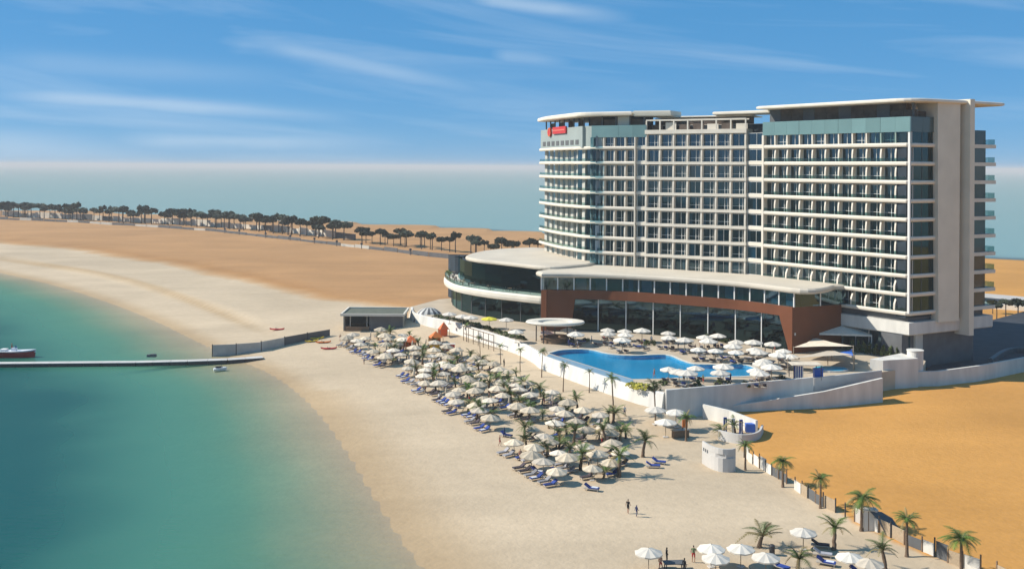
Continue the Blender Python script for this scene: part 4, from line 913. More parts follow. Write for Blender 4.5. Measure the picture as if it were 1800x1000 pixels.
PEOPLE = {}
def person_mesh(key, pose, mats, zs):
    """one continuous body grown from a jointed skeleton; materials by body region"""
    J = {'pel': (0, 0, .95), 'wst': (0, .01, 1.1), 'chs': (0, .02, 1.32), 'nck': (0, .02, 1.48), 'hed': (0, -.01, 1.60), 'top': (0, 0, 1.72)}
    J.update({'hl': (.10, 0, .90), 'kl': (.11, -.03, .50), 'al': (.12, .02, .09), 'tl': (.13, -.13, .04), 'hr': (-.10, 0, .90), 'kr': (-.11, -.03, .50), 'ar': (-.12, .02, .09), 'tr': (-.13, -.13, .04),
              'sl': (.19, .02, 1.40), 'el': (.25, .04, 1.13), 'wl': (.26, -.06, .90), 'fl': (.26, -.10, .80), 'sr': (-.19, .02, 1.40), 'er': (-.25, .04, 1.13), 'wr': (-.26, -.06, .90), 'fr': (-.26, -.10, .80)})
    J.update(pose)
    E_l = [('pel', 'wst'), ('wst', 'chs'), ('chs', 'nck'), ('nck', 'hed'), ('hed', 'top'), ('pel', 'hl'), ('hl', 'kl'), ('kl', 'al'), ('al', 'tl'), ('pel', 'hr'), ('hr', 'kr'), ('kr', 'ar'), ('ar', 'tr'), ('chs', 'sl'), ('sl', 'el'), ('el', 'wl'), ('wl', 'fl'), ('chs', 'sr'), ('sr', 'er'), ('er', 'wr'), ('wr', 'fr')]
    RD = {'pel': (.15, .11), 'wst': (.13, .10), 'chs': (.16, .115), 'nck': (.055, .055), 'hed': (.085, .10), 'top': (.06, .07), 'hl': (.09, .09), 'kl': (.06, .06), 'al': (.042, .042), 'tl': (.035, .03), 'sl': (.06, .06), 'el': (.045, .045), 'wl': (.032, .032), 'fl': (.035, .02)}
    ks = list(J); me = bpy.data.meshes.new('person_skeleton'); me.from_pydata([J[k] for k in ks], [(ks.index(a), ks.index(b)) for a, b in E_l], []); o = bpy.data.objects.new('tmp_person', me); COL.objects.link(o)
    o.modifiers.new('skin', 'SKIN'); sub = o.modifiers.new('sub', 'SUBSURF'); sub.levels = 1; sub.render_levels = 1
    sv = me.skin_vertices[0].data
    for i, k in enumerate(ks): sv[i].radius = RD.get(k, RD.get(k[0] + 'l', (.05, .05))); sv[i].use_root = (k == 'pel')
    dg = bpy.context.evaluated_depsgraph_get(); dg.update(); nm = bpy.data.meshes.new_from_object(o.evaluated_get(dg)); bpy.data.objects.remove(o)
    nm.name = 'person'; nm.materials.clear()
    for q in mats: nm.materials.append(q)
    for p in nm.polygons: p.use_smooth = True; p.material_index = zs(p.center)
    return nm
def std(c):    # hair, skin, top, bottoms
    if c.z > 1.645 or (c.z > 1.56 and c.y > .03): return 0
    if c.z > 1.45: return 1
    if c.z > 1.0 and abs(c.x) < .235: return 2
    if c.z > .55 and abs(c.x) < .21: return 3
    return 1
def bather(c):
    if c.z > 1.645 or (c.z > 1.56 and c.y > .03): return 0
    if .72 < c.z < 1.0 and abs(c.x) < .21: return 3
    return 1
def robe(c):
    if c.z > 1.645: return 0
    return 2 if c.z > .15 else 1
walk = {'kl': (.11, -.16, .52), 'al': (.11, -.10, .10), 'tl': (.12, -.24, .06), 'kr': (-.11, .02, .50), 'ar': (-.11, .22, .14), 'tr': (-.12, .14, .05), 'wl': (.26, .12, .92), 'fl': (.26, .14, .83), 'wr': (-.25, -.22, .95), 'fr': (-.25, -.27, .88)}
PM = {
    'black_walk': person_mesh('a', walk, [M['hair'], M['skin'], M['cloth_black'], M['cloth_black']], std),
    'navy_walk': person_mesh('b', walk, [M['hair'], M['skin'], M['cloth_navy'], M['cloth_navy']], robe),
    'robe': person_mesh('c', {}, [M['cloth_black'], M['skin'], M['cloth_black'], M['cloth_black']], robe),
    'red_bather': person_mesh('d', walk, [M['hair'], M['skin'], M['cloth_red'], M['cloth_red']], bather),
    'white_stand': person_mesh('e', {}, [M['hair'], M['skin'], M['cloth_white'], M['cloth_navy']], std),
    'green_stand': person_mesh('f', {'wr': (-.22, -.25, 1.2), 'fr': (-.20, -.33, 1.25)}, [M['hair'], M['skin'], M['cloth_green'], M['cloth_red']], std),
}
def person(key, loc, rz, label, sc=1.0):
    o = link('person', PM[key], None, loc, rz); o.scale = (sc,) * 3; tag(o, label, 'person'); return o

# ------------------------------------------------------------------ beach: parasols, loungers and palms in rows
rb = random.Random(17)
wside = [ground(x, y)[:2] for x, y in ((600, 607), (650, 628), (700, 655), (765, 695), (830, 738), (895, 785), (950, 838), (1010, 866))]
inner = [ground(x, y)[:2] for x, y in ((672, 589), (748, 606), (822, 630), (905, 668), (985, 706), (1062, 752), (1108, 812), (1112, 846))]
mid = [((a[0] + b[0]) / 2, (a[1] + b[1]) / 2) for a, b in zip(wside, inner)]
Lm = arclen(mid)[-1]; NR = 27
def lerp_path(path, mid, s):
    L = arclen(mid); i = max(j for j in range(len(L) - 1) if L[j] <= s + 1e-9); f = (s - L[i]) / (L[i + 1] - L[i]); return tuple(path[i][j] * (1 - f) + path[i + 1][j] * f for j in range(2))
LGL = {id(lg_blue): 'navy blue', id(lg_towel): 'towel-covered blue', id(lg_grey): 'grey', id(lg_dark): 'dark'}
npar = 0; USED = set()
PWORD = {'black_walk': 'person in black', 'white_stand': 'person in white shirt', 'red_bather': 'person in red swimwear', 'green_stand': 'person in green top', 'navy_walk': 'person in navy'}
for i in range(NR):
    s_ = Lm * (i + .1 + .4 * rb.random()) / NR; a = lerp_path(wside, mid, min(s_, Lm - .01)); b = lerp_path(inner, mid, min(s_, Lm - .01)); wd = math.dist(a, b); nc = max(2, int(wd / 3.95) + 1)
    row = 'row ' + str(i + 1)
    cnt = 0; pc = 0
    for j in range(nc):
        t = (j + .5 * (i % 2) * .5) / max(1, nc - .5); x = a[0] + (b[0] - a[0]) * t + rb.uniform(-.9, .9); y = a[1] + (b[1] - a[1]) * t + rb.uniform(-.9, .9); z = ground_z(x, y)
        dx, dy = (b[0] - a[0]) / wd, (b[1] - a[1]) / wd
        if rb.random() > .10:
            cnt += 1; npar += 1
            place = f'{ordn(cnt)} from the water, row {card(i + 1)} from the jetty'
            pp0 = par_closed if rb.random() < .09 else rb.choice((par_beach, par_beach, par_beach2, par_beach2))
            copy_tree(pp0, (x, y, z), 0, f'{"closed cream" if pp0 is par_closed else "tan" if pp0 is par_beach2 else "cream"} beach parasol, {place}', rb.uniform(.78, 1.03)).rotation_euler = (rb.uniform(-.07, .07), rb.uniform(-.07, .07), rb.uniform(0, 6))
            for sd_ in ((-1, 1) if (j == 0 or rb.random() < .6) else (rb.choice((-1, 1)),)):
                lp = rb.choice((lg_blue, lg_towel, lg_grey, lg_dark) if j == 0 else (lg_grey, lg_dark, lg_grey, lg_blue, lg_dark)); ox, oy = x - dx * .3 - dy * .75 * sd_, y - dy * .3 + dx * .75 * sd_
                if j == 0: ox -= dx * 1.1; oy -= dy * 1.1
                copy_tree(lp, (ox, oy, ground_z(ox, oy)), math.atan2(dy, dx) - math.pi / 2 + rb.uniform(-.12, .12), f'{LGL[id(lp)]} lounger on {"hotel" if sd_ > 0 else "jetty"} side of {ordn(cnt)} parasol from the water in row {card(i + 1)}')
        if rb.random() < .20:
            kx, ky = x - dx * 1.7 + rb.uniform(-.5, .5), y - dy * 1.7 + rb.uniform(-.5, .5); key = rb.choice(list(PWORD))
            plab = f'{PWORD[key]} beside the {ordn(max(cnt, 1))} parasol from the water in row {card(i + 1)}'; prz, psc = rb.uniform(0, 6.2), rb.uniform(.88, 1.02)
            if plab not in USED: USED.add(plab); person(key, (kx, ky, ground_z(kx, ky)), prz, plab, psc)
        if rb.random() < .50:
            pc += 1; px_, py_ = x + dx * 2.1 + rb.uniform(-.4, .4), y + dy * 2.1 + rb.uniform(-.4, .4)
            copy_tree(rb.choice(palm_young), (px_, py_, ground_z(px_, py_)), rb.uniform(0, 6), f'{ordn(pc)} small bushy palm from the water among parasols of row {card(i + 1)} from the jetty', rb.uniform(.85, 1.45))
# stray furniture at the edges of the field
for n_, (px, py, lp, rz, lab) in enumerate(((945, 832, lg_towel, .9, 'blue lounger out on the open sand, seaward of the last parasols'), (978, 834, lg_towel, .8, 'blue lounger with pale towel beside the outermost one on open sand'), (1148, 822, lg_blue, 1.5, 'navy lounger standing alone on the sand beyond the last parasol'),
        (1158, 815, lg_blue, 1.2, 'navy lounger behind the solitary one on open sand'), (1040, 862, lg_towel, 1.2, 'blue lounger at the near tip of the parasol field'), (890, 768, lg_blue, 1.0, 'navy lounger at the seaward edge beside a dark post'), (802, 716, lg_blue, .6, 'navy lounger at the seaward edge beside an orange towel'))):
    copy_tree(lp, ground(px, py), rz, lab)
for n_, (px, py, k, sc, lab) in enumerate(((1130, 803, 1, 1.5, 'upright young palm standing alone beyond the last parasols'), (1088, 838, 1, 1.7, 'leaning young palm at the near end of the parasol field'), (1078, 742, 0, 1.5, 'bushy palm beside the tall dark palm by the wall'), (985, 772, 2, 1.4, 'round olive palm in the middle of the parasol field'),
        (1100, 770, 0, 1.2, 'bushy palm at the inland edge of the parasol field'), (838, 742, 1, 1.5, 'yellow-green young palm at the seaward edge'), (955, 800, 0, 1.3, 'bright green young palm near the outer loungers'))):
    copy_tree(palm_young[k], ground(px, py), n_ * 1.3, lab, sc)
for n_, (px, py, k, sc, lab) in enumerate(((844, 625, 0, .9, 'slender palm on thin trunk closest to the play area'), (880, 640, 1, 1.0, 'slender palm with round crown below the curved white wall'), (914, 653, 0, 1.0, 'second slender palm from the overflow pool edge'), (952, 663, 0, 1.15, 'slender round-headed palm beside the pool overflow corner'),
        (990, 688, 0, 1.1, 'slender palm standing below the middle of the pool wall'), (1036, 690, 1, 1.0, 'short slender palm between the pool wall and the loungers'), (1078, 735, 0, 1.5, 'tall dark bent palm at the foot of the white wall'), (1152, 738, 0, 1.4, 'tall thin palm by the wall corner near the planter'), (820, 600, 1, 1.0, 'slender palm beside the orange tent'))):
    copy_tree(palm_thin[k], ground(px, py), n_ * .9, lab, sc)
copy_tree(palm_front[1], ground(1206, 775), .4, 'green palm with brown trunk beside the beach bar parasols', .95)
# beach bar parasols near the ramp
for n_, (px, py, lab) in enumerate(((1170, 768, 'cream parasol in front of the beach bar at the ramp foot'), (1188, 750, 'cream parasol over the beach bar at the ramp foot'), (1152, 742, 'cream parasol between the wall corner and the beach bar'))):
    copy_tree(par_pool, ground(px, py), .2 * n_, lab, 1.1)
bar = ground(1196, 768); bk = empty('beach_bar', bar, .3, False); tag(bk, 'small dark beach bar counter with orange menu board by the ramp', 'bar counter')
m = MB(); m.box((0, 0, .55), (2.6, .7, 1.1)); kid(bk, 'counter', m.mesh('counter', M['timber'])); m = MB(); m.box((0, 0, 1.13), (2.9, .95, .06)); kid(bk, 'counter_top', m.mesh('counter_top', M['hutwall'])); m = MB(); m.box((.8, .1, 2.0), (.9, .08, 1.2)); kid(bk, 'menu_board', m.mesh('menu_board', M['orange']))
for x in (.42, 1.18): m = MB(); m.tube([(x, .1, 1.1), (x, .1, 2.6)], .04, 6); kid(bk, 'post', m.mesh('post', M['darkmetal']))

# ------------------------------------------------------------------ pool terrace furniture
deck_at = lambda px, py: at(930 + px / 3.6, 520 + py / 3.6, DZ + 2.3)
pp = [(115, 222), (250, 215), (295, 248), (498, 210), (500, 240), (605, 217), (610, 247), (590, 285), (715, 225), (880, 230), (885, 265), (985, 285), (1110, 262), (1135, 292), (1195, 252), (1070, 333), (1180, 340), (1315, 293), (1290, 325), (1310, 350), (1420, 300), (1425, 333), (1455, 357), (1540, 305), (1610, 342), (1485, 405), (1655, 385), (1580, 380), (1480, 437)]
front = [(885, 457), (950, 480), (1055, 450), (1000, 495), (1230, 455), (1210, 485), (1435, 465), (1535, 458), (1460, 492)]
tb = side_table(); nn = 0
for q, (lst, desc, gz) in enumerate(((sorted(pp), 'white parasol behind the pool', 1), (sorted(front), 'white parasol on the near side of the pool', 2))):
    for i, (x, y) in enumerate(lst):
        p = deck_at(x, y); nm = ordn(i + 1)
        pr_ = par_pink if (x, y) == (115, 222) else par_pool
        lab = 'pink-tinted parasol next to the oval canopy' if pr_ is par_pink else f'{desc}, {nm} counted from the oval canopy'
        copy_tree(pr_, (p.x, p.y, DZ), .3 * i, lab, 1.0 + .1 * ((i * 7) % 3))
        for sd_ in (-1, 1):
            lp = (lg_dark, lg_blue, lg_grey, lg_dark)[(i * 3 + sd_ + q) % 4]
            copy_tree(lp, (p.x + .7 * sd_, p.y - .5, DZ), 2.6 + .15 * ((i * 5) % 3), f'{LGL[id(lp)]} lounger on the {"tower" if sd_ > 0 else "sea"} side of the {nm} parasol {"behind" if q == 0 else "in front of"} the pool')
        if i % 3 == 0: copy_tree(tb, (p.x, p.y + 1.0, DZ), 0, f'small round wooden table by the {nm} parasol {"behind" if q == 0 else "before"} the pool')
for n_, (px, py, lab, pr_) in enumerate(((860, 560, 'yellow parasol on the restaurant terrace by the curved glass', par_yel), (890, 562, 'white parasol beside the yellow one at the curved glass', par_pool), (790, 552, 'cream parasol at the far end of the terrace wall', par_pool), (813, 556, 'cream parasol second from the far end of the terrace wall', par_pool), (828, 558, 'cream parasol third from the far end of the terrace wall', par_pool), (907, 583, 'cream parasol above the curved white wall', par_pool))):
    p = at(px, py, DZ + 2.3); copy_tree(pr_, (p.x, p.y, DZ), .2, lab, 1.1)
for n_, (px, py, k, sc, lab) in enumerate(((1240, 600, 1, 1.6, 'green shrub against the tall podium glass'), (1128, 683, 2, 1.5, 'yellow-flowering shrub in the planter at the pool corner'), (1112, 680, 2, 1.3, 'smaller yellow-flowering shrub at the pool corner'), (1148, 686, 0, 1.2, 'dark shrub behind the planter at the pool corner'), (1455, 605, 1, 2.2, 'green shrub under the cream tent'), (1180, 600, 0, 1.1, 'low shrub among the parasols behind the pool'))):
    p = at(px, py, DZ); copy_tree(shrubs[k], (p.x, p.y, DZ), n_, lab, sc)
for i in range(8):
    p = WR.pt(24 + i * 1.45, .7, DZ); copy_tree(shrubs[1], p, i, f'{ordn(i + 1)} hedge shrub along the ground-floor glass from the tent', (1, 1, 2.2))
wp = [p for p in west if p[1] < 252]
for i in range(16):
    p = pos([(q[0], q[1]) for q in wp], arclen(wp)[-1] * (.02 + .026 * i)); copy_tree(shrubs[i % 2], (p[0] + 1.8, p[1] + .9, DZ), i, f'low shrub along the top of the curved white wall, {ordn(i + 1)} from the striped shell', (1.5, 1.5, .9))
rp_ = random.Random(31)
back_px = [(1005, 606), (1022, 603), (1050, 608), (1075, 612), (1092, 606), (1120, 612), (1135, 616), (1160, 613), (1182, 617), (1200, 622), (1215, 612), (1232, 628), (1255, 626), (1272, 632), (1290, 624), (1312, 634), (1335, 628), (1352, 640), (1370, 632), (1385, 644)]
for i, (px, py) in enumerate(back_px):
    p = at(px, py, DZ); lp = (lg_dark, lg_blue, lg_dark, lg_grey)[i % 4]
    copy_tree(lp, (p.x, p.y, DZ), 2.4 + rp_.uniform(-.4, .4), f'{LGL[id(lp)]} lounger close to the far pool edge, {ordn(i + 1)} from the oval canopy')
for i, (px, py) in enumerate(((1015, 612), (1062, 600), (1108, 604), (1128, 609), (1172, 606), (1192, 612), (1222, 620), (1262, 618), (1282, 610), (1322, 618), (1345, 622), (1362, 618), (1202, 672), (1236, 674), (1284, 672), (1330, 676))):
    p = at(px, py, DZ); key = ('white_stand', 'red_bather', 'black_walk', 'green_stand', 'navy_walk')[i % 5]
    person(key, (p.x, p.y, DZ), rp_.uniform(0, 6.2), f'{PWORD[key]} {"behind" if i < 12 else "before"} the pool, {ordn(i + 1 if i < 12 else i - 11)} guest from the oval canopy', rp_.uniform(.9, 1.02))
for i, (px, py) in enumerate(((1030, 600), (1090, 600), (1142, 606), (1208, 604), (1275, 602), (1330, 608), (1165, 676), (1225, 680), (1270, 678), (1310, 680), (1372, 668))):
    p = at(px, py, DZ); copy_tree(shrubs[i % 2], (p.x, p.y, DZ), i, f'small potted shrub {"behind" if i < 6 else "in front of"} the pool, {ordn(i + 1 if i < 6 else i - 5)} from the oval canopy', 1.0 + .2 * (i % 3))
# oval ring canopy over the pool bar
oc = at(976, 566, DZ + 4.2); ob = empty('oval_canopy', (oc.x, oc.y, DZ)); tag(ob, 'white oval ring canopy over the poolside bar', 'canopy')
m = MB(); n = 36; rings = []
for rr, z in ((.55, 3.9), (.6, 4.35), (.8, 4.5), (1.0, 4.45), (1.03, 4.2), (.98, 3.9)):
    rings += [(oc.x + 6.1 * rr * math.cos(2 * math.pi * i / n), oc.y + 4.3 * rr * math.sin(2 * math.pi * i / n), DZ + z) for i in range(n)]
m.add(rings, [(r_ * n + i, r_ * n + (i + 1) % n, ((r_ + 1) % 6) * n + (i + 1) % n, ((r_ + 1) % 6) * n + i) for r_ in range(6) for i in range(n)]); m.obj('ring', M['white'], ob, smooth=False)
m = MB(); m.tube([(oc.x, oc.y, DZ + 4.0), (oc.x, oc.y, DZ + 4.1)], 2.6, 24); m.obj('centre_panel', M['beige'], ob)
for i in range(5):
    a = i * 1.257 + .3; x, y = oc.x + 4.2 * math.cos(a), oc.y + 2.9 * math.sin(a); m = MB(); m.tube([(x, y, DZ), (x, y, DZ + 4.0)], .12, 8); m.obj('column', M['darkmetal'], ob)
m = MB(); m.tube([(oc.x, oc.y, DZ), (oc.x, oc.y, DZ + 1.1)], 3.0, 20); m.tube([(oc.x, oc.y, DZ + 1.1), (oc.x, oc.y, DZ + 1.2)], 3.3, 20); m.obj('bar_counter', M['timber'], ob)
# cream tent with yellow banner
tp_ = [at(1424, 616, DZ), at(1532, 620, DZ), at(1545, 604, DZ), at(1440, 602, DZ)]; apx = (sum(p.x for p in tp_) / 4, sum(p.y for p in tp_) / 4)
tn = empty('shade_tent', (*apx, DZ)); tag(tn, 'cream peaked tent on white posts beside the brown wall', 'tent')
cs_ = [(p.x, p.y, DZ + 3.6) for p in tp_]; m = MB(); m.add(cs_ + [(*apx, DZ + 5.2)] + [(x, y, z - .35) for x, y, z in cs_], [(0, 1, 4), (1, 2, 4), (2, 3, 4), (3, 0, 4), (0, 5, 6, 1), (1, 6, 7, 2), (2, 7, 8, 3), (3, 8, 5, 0)]); m.obj('canopy', M['canopy_pool'], tn)
for p in tp_: m = MB(); m.tube([(p.x, p.y, DZ), (p.x, p.y, DZ + 3.6)], .13, 8); m.obj('post', M['wall_white'], tn)
pb = at(1533, 611, DZ); bn = empty('banner', (pb.x, pb.y, DZ)); tag(bn, 'bright yellow banner stretched in front of the ground-floor glass', 'banner')
m = MB(); m.add([(pb.x - 1.1, pb.y, DZ + 2.5), (pb.x + 1.1, pb.y, DZ + 1.9), (pb.x + 1.1, pb.y, DZ + 3.0), (pb.x - 1.1, pb.y, DZ + 3.8), (pb.x - 1.1, pb.y + .04, DZ + 2.5), (pb.x + 1.1, pb.y + .04, DZ + 1.9), (pb.x + 1.1, pb.y + .04, DZ + 3.0), (pb.x - 1.1, pb.y + .04, DZ + 3.8)], [(0, 1, 2, 3), (7, 6, 5, 4), (0, 4, 5, 1), (3, 2, 6, 7), (1, 5, 6, 2), (0, 3, 7, 4)]); m.obj('cloth', pmat('yellow_banner', (.72, .68, .03), .7), bn)
for x in (-1.15, 1.15): m = MB(); m.tube([(pb.x + x, pb.y + .02, DZ), (pb.x + x, pb.y + .02, DZ + 4)], .05, 6); m.obj('post', M['darkmetal'], bn)
# shade sails and toddler pools
def sail(px, pole_h, mat, label, post=M['pole']):
    r0 = at(*px[0], DZ); sl = empty('shade_sail', (r0.x, r0.y, DZ)); tag(sl, label, 'shade sail'); P = [at(x, y, DZ) for x, y in px]; N_ = 8; m = MB(); vs = []
    a, b, c = [Vector((p.x, p.y, DZ + h)) for p, h in zip(P, pole_h)]
    ix = {}
    for i in range(N_ + 1):
        for j in range(N_ + 1 - i):
            u, v = i / N_, j / N_; w_ = 1 - u - v; p = a * w_ + b * u + c * v; cen = (a + b + c) / 3; e = 1 - 27 * u * v * w_; p = p + (cen - p) * .16 * (1 - max(u, v, w_)) * 2 * (1 if min(u, v, w_) < .01 else .6); ix[(i, j)] = len(vs); vs.append(p)
    fs = [(ix[(i, j)], ix[(i + 1, j)], ix[(i, j + 1)]) for i in range(N_) for j in range(N_ - i)] + [(ix[(i + 1, j)], ix[(i + 1, j + 1)], ix[(i, j + 1)]) for i in range(N_) for j in range(N_ - i - 1)]
    m.add(vs, fs); m.obj('cloth', mat, sl, smooth=True)
    for p, h in zip(P, pole_h): m = MB(); m.tube([(p.x, p.y, DZ), (p.x, p.y, DZ + h + .15)], .09, 8); m.obj('post', post, sl)
sail([(1395, 632), (1500, 640), (1432, 616)], (2.4, 3.4, 2.6), M['canopy'], 'sand-coloured shade sail nearest the cream tent')
sail([(1385, 655), (1500, 652), (1462, 632)], (2.6, 3.0, 1.9), M['canopy'], 'sand-coloured shade sail over the blue toddler pool')
sail([(1455, 642), (1502, 650), (1498, 634)], (2.0, 2.6, 2.2), M['blue'], 'small blue shade sail between the sand-coloured ones')
for n_, (px, py, rx, ry, lab) in enumerate(((1460, 650, 3.2, 1.5, 'round blue toddler pool under the sails'),)):
    p = at(px, py, DZ); tpn = empty('toddler_pool', (p.x, p.y, DZ)); tag(tpn, lab, 'pool'); m = MB(); pl = [(p.x + rx * math.cos(a), p.y + ry * 1.6 * math.sin(a)) for a in [2 * math.pi * i / 24 for i in range(24)]]
    m.prism(pl, DZ + .005, DZ + .28); m.obj('basin_wall', M['wall_white'], tpn); m = MB(); m.add([(p.x + (x - p.x) * .93, p.y + (y - p.y) * .93, DZ + .285) for x, y in pl], [tuple(range(24))]); m.obj('water', M['poolfloor'], tpn)
# striped cabana with blue booth
cp = at(1410, 668, DZ); cb_ = empty('cabana', (cp.x, cp.y, DZ)); tag(cb_, 'poolside cabana with blue and white striped side curtain', 'cabana')
for i in range(8): m = MB(); m.box((cp.x - 1.3 + i * .2, cp.y, DZ + 1.25), (.19, .08, 2.4)); m.obj('curtain_stripe', M['wall_white'] if i % 2 else M['cush_blue'], cb_)
m = MB(); m.box((cp.x + .9, cp.y + 1.4, DZ + 2.6), (5.2, 3.2, .14)); m.obj('roof', M['canopy'], cb_)
for x in (-1.5, 3.3):
    for y in (-.05, 2.85): m = MB(); m.tube([(cp.x + x, cp.y + y, DZ), (cp.x + x, cp.y + y, DZ + 2.55)], .07, 6); m.obj('post', M['darkmetal'], cb_)
p = at(1432, 664, DZ); m = MB(); m.box((p.x + .6, p.y, DZ + .8), (1.5, 1.0, 1.6)); m.box((p.x + .6, p.y, DZ + 1.64), (1.7, 1.2, .08)); tag(m.obj('towel_booth', M['blue']), 'bright blue towel booth beside the striped cabana', 'booth')

# ------------------------------------------------------------------ jetty end of the beach: hut, screens, play things
hp = [ground(603, 582), ground(700, 584)]; hc = ground(652, 580)
hut = empty('beach_hut', (hc.x, hc.y, hc.z), .0); tag(hut, 'flat-roofed grey beach hut with dark felt roof and open bar front', 'hut')
hx0, hx1, hy0, hy1, hz0 = hp[0].x, hp[1].x + .5, hc.y - 1, hc.y + 9.5, hc.z - .2
def hb(name, c, d, mat): m = MB(); m.box(c, d); return m.obj(name, mat, hut)
hw = hx1 - hx0; hm_ = (hx0 + hx1) / 2
hb('wall', (hm_ + hw * .22, hy0 + .15, hz0 + 1.95), (hw * .56, .25, 3.9), M['slategrey']); hb('wall', (hx0 + .15, (hy0 + hy1) / 2, hz0 + 1.95), (.28, hy1 - hy0 - .6, 3.9), M['hutwall'])
hb('wall', (hx1 - .15, (hy0 + hy1) / 2, hz0 + 1.95), (.28, hy1 - hy0 - .6, 3.9), M['hutwall']); hb('wall', (hm_, hy1 - .15, hz0 + 1.95), (hw - .6, .25, 3.9), M['hutwall'])
hb('bar_counter', (hx0 + hw * .24, hy0 + .1, hz0 + .6), (hw * .40, .5, 1.2), M['timber']); hb('post', (hx0 + hw * .12, hy0 + .1, hz0 + 2.5), (.2, .2, 2.8), M['hutwall']); hb('post', (hx0 + hw * .40, hy0 + .1, hz0 + 2.5), (.2, .2, 2.8), M['hutwall'])
hb('floor', (hm_, (hy0 + hy1) / 2, hz0 + .1), (hw - .8, hy1 - hy0 - .8, .1), M['darkroom'])
m = MB(); x0_, x1_, y0_, y1_ = hx0 - .5, hx1 + .5, hy0 - 1.1, hy1 + .5; z_ = hz0 + 3.9
m.box(((x0_ + x1_) / 2, y0_ + .2, z_ + .3), (x1_ - x0_, .4, .6)); m.box(((x0_ + x1_) / 2, y1_ - .2, z_ + .3), (x1_ - x0_, .4, .6)); m.box((x0_ + .2, (y0_ + y1_) / 2, z_ + .3), (.4, y1_ - y0_ - .8, .6)); m.box((x1_ - .2, (y0_ + y1_) / 2, z_ + .3), (.4, y1_ - y0_ - .8, .6)); m.obj('roof_edge', M['white'], hut)
m = MB(); m.box(((x0_ + x1_) / 2, (y0_ + y1_) / 2, z_ + .2), (x1_ - x0_ - .8, y1_ - y0_ - .8, .25)); m.obj('roof', M['huttop'], hut)
# grey sheet screen wall running down to the pier
scr = empty('screen_fence', ground(470, 615)); tag(scr, 'grey sheet screen fence running down to the pier', 'fence')
sp = [ground(x, y) for x, y in ((373, 627), (415, 623.5), (459, 617), (500, 607), (540, 598), (580, 590))]
for i in range(5):
    wg = Wing(sp[i][:2], sp[i + 1][:2]); z0 = min(sp[i].z, sp[i + 1].z) - .1; hh = (2.7, 2.5, 2.2, 2.0, 1.8)[i]
    m = MB(); wg.box(m, .06, wg.L - .06, -.05, .05, z0, z0 + hh); m.obj('panel', M['fencepanel'] if i < 3 else M['slategrey'], scr)
    m = MB(); wg.box(m, -.08, .08, -.1, .1, z0 - .2, z0 + hh + .15); m.obj('post', M['darkmetal'], scr)
# pier
pier_o = empty('pier', at(200, 637, .6)); tag(pier_o, 'long narrow white floating pier reaching out from the beach', 'pier')
pp_ = [at(x, y, .75) for x, y in ((-260, 636), (-120, 637), (0, 637.5), (120, 636.5), (240, 635.5), (330, 633.5), (400, 631), (462, 627))]
NPL = 0
for i in range(len(pp_) - 1):
    wg = Wing(pp_[i][:2], pp_[i + 1][:2]); z0, z1 = pp_[i].z, pp_[i + 1].z; k = max(1, int(wg.L / 3.0))
    for j in range(k):
        m = MB(); wg.box(m, wg.L * j / k + .03, wg.L * (j + 1) / k - .03, -1.1, 1.1, .66, .75); m.obj('deck_plank', M['concrete'], pier_o)
        m = MB(); wg.box(m, wg.L * j / k + .06, wg.L * (j + 1) / k - .06, -1.08, 1.08, -.35, .65); m.obj('float', M['darkmetal'], pier_o)
# boat moored at the pier
bp_ = at(10, 631, 0); boat = empty('speedboat', (bp_.x, bp_.y + 2.5, 0), R(2)); tag(boat, 'white and dark red speedboat moored behind the pier', 'boat')
def hull(mats, z_lo, z_hi, name, s=1.0, mi=None):
    m = MB(); ns = 12; vs = []; L_ = 10.5
    for i in range(ns + 1):
        t = i / ns; x = -L_ / 2 + L_ * t; wd = 1.35 * (1 - max(0, (t - .55) / .45) ** 2.2) + .02; shr = .35 * max(0, t - .5) ** 2 * 4
        lo = wd * .72
        vs += [(x - .5 * max(0, t - .6) * (1 - z_lo), -lo * s, z_lo), (x, -wd * s, z_hi + shr), (x, wd * s, z_hi + shr), (x - .5 * max(0, t - .6) * (1 - z_lo), lo * s, z_lo)]
    fs = [(i * 4 + j, (i + 1) * 4 + j, (i + 1) * 4 + (j + 1) % 4, i * 4 + (j + 1) % 4) for i in range(ns) for j in range(4)] + [(0, 1, 2, 3), (ns * 4 + 3, ns * 4 + 2, ns * 4 + 1, ns * 4)]
    m.add(vs, fs); return kid(boat, name, m.mesh(name, mats))
hull(pmat('dark_red_hull', (.50, .02, .03), .35, spec=.5), -.25, 1.05, 'hull'); hull(M['boatwhite'], 1.05, 1.35, 'gunwale', 1.02)
m = MB(); m.box((.6, 0, 1.6), (1.0, .9, .75)); kid(boat, 'console', m.mesh('console', M['boatwhite']))
m = MB(); m.add([(1.1, -.45, 1.95), (1.1, .45, 1.95), (.85, .42, 2.45), (.85, -.42, 2.45), (1.06, -.45, 1.95), (1.06, .45, 1.95), (.81, .42, 2.45), (.81, -.42, 2.45)], [(0, 1, 2, 3), (7, 6, 5, 4), (3, 2, 6, 7)]); kid(boat, 'windscreen', m.mesh('windscreen', M['glass']))
m = MB(); m.box((-1.6, 0, 1.5), (1.2, 1.6, .5)); kid(boat, 'seat', m.mesh('seat', M['cloth_white'])); m = MB(); m.box((-5.4, 0, 1.2), (.55, .6, 1.1)); kid(boat, 'outboard_motor', m.mesh('outboard_motor', M['darkmetal']))
KP = boat.matrix_basis @ Vector((0, 0, 0))
person('green_stand', (bp_.x + .1, bp_.y + 2.5, 1.36), 1.6, 'person in green top standing at the speedboat console')
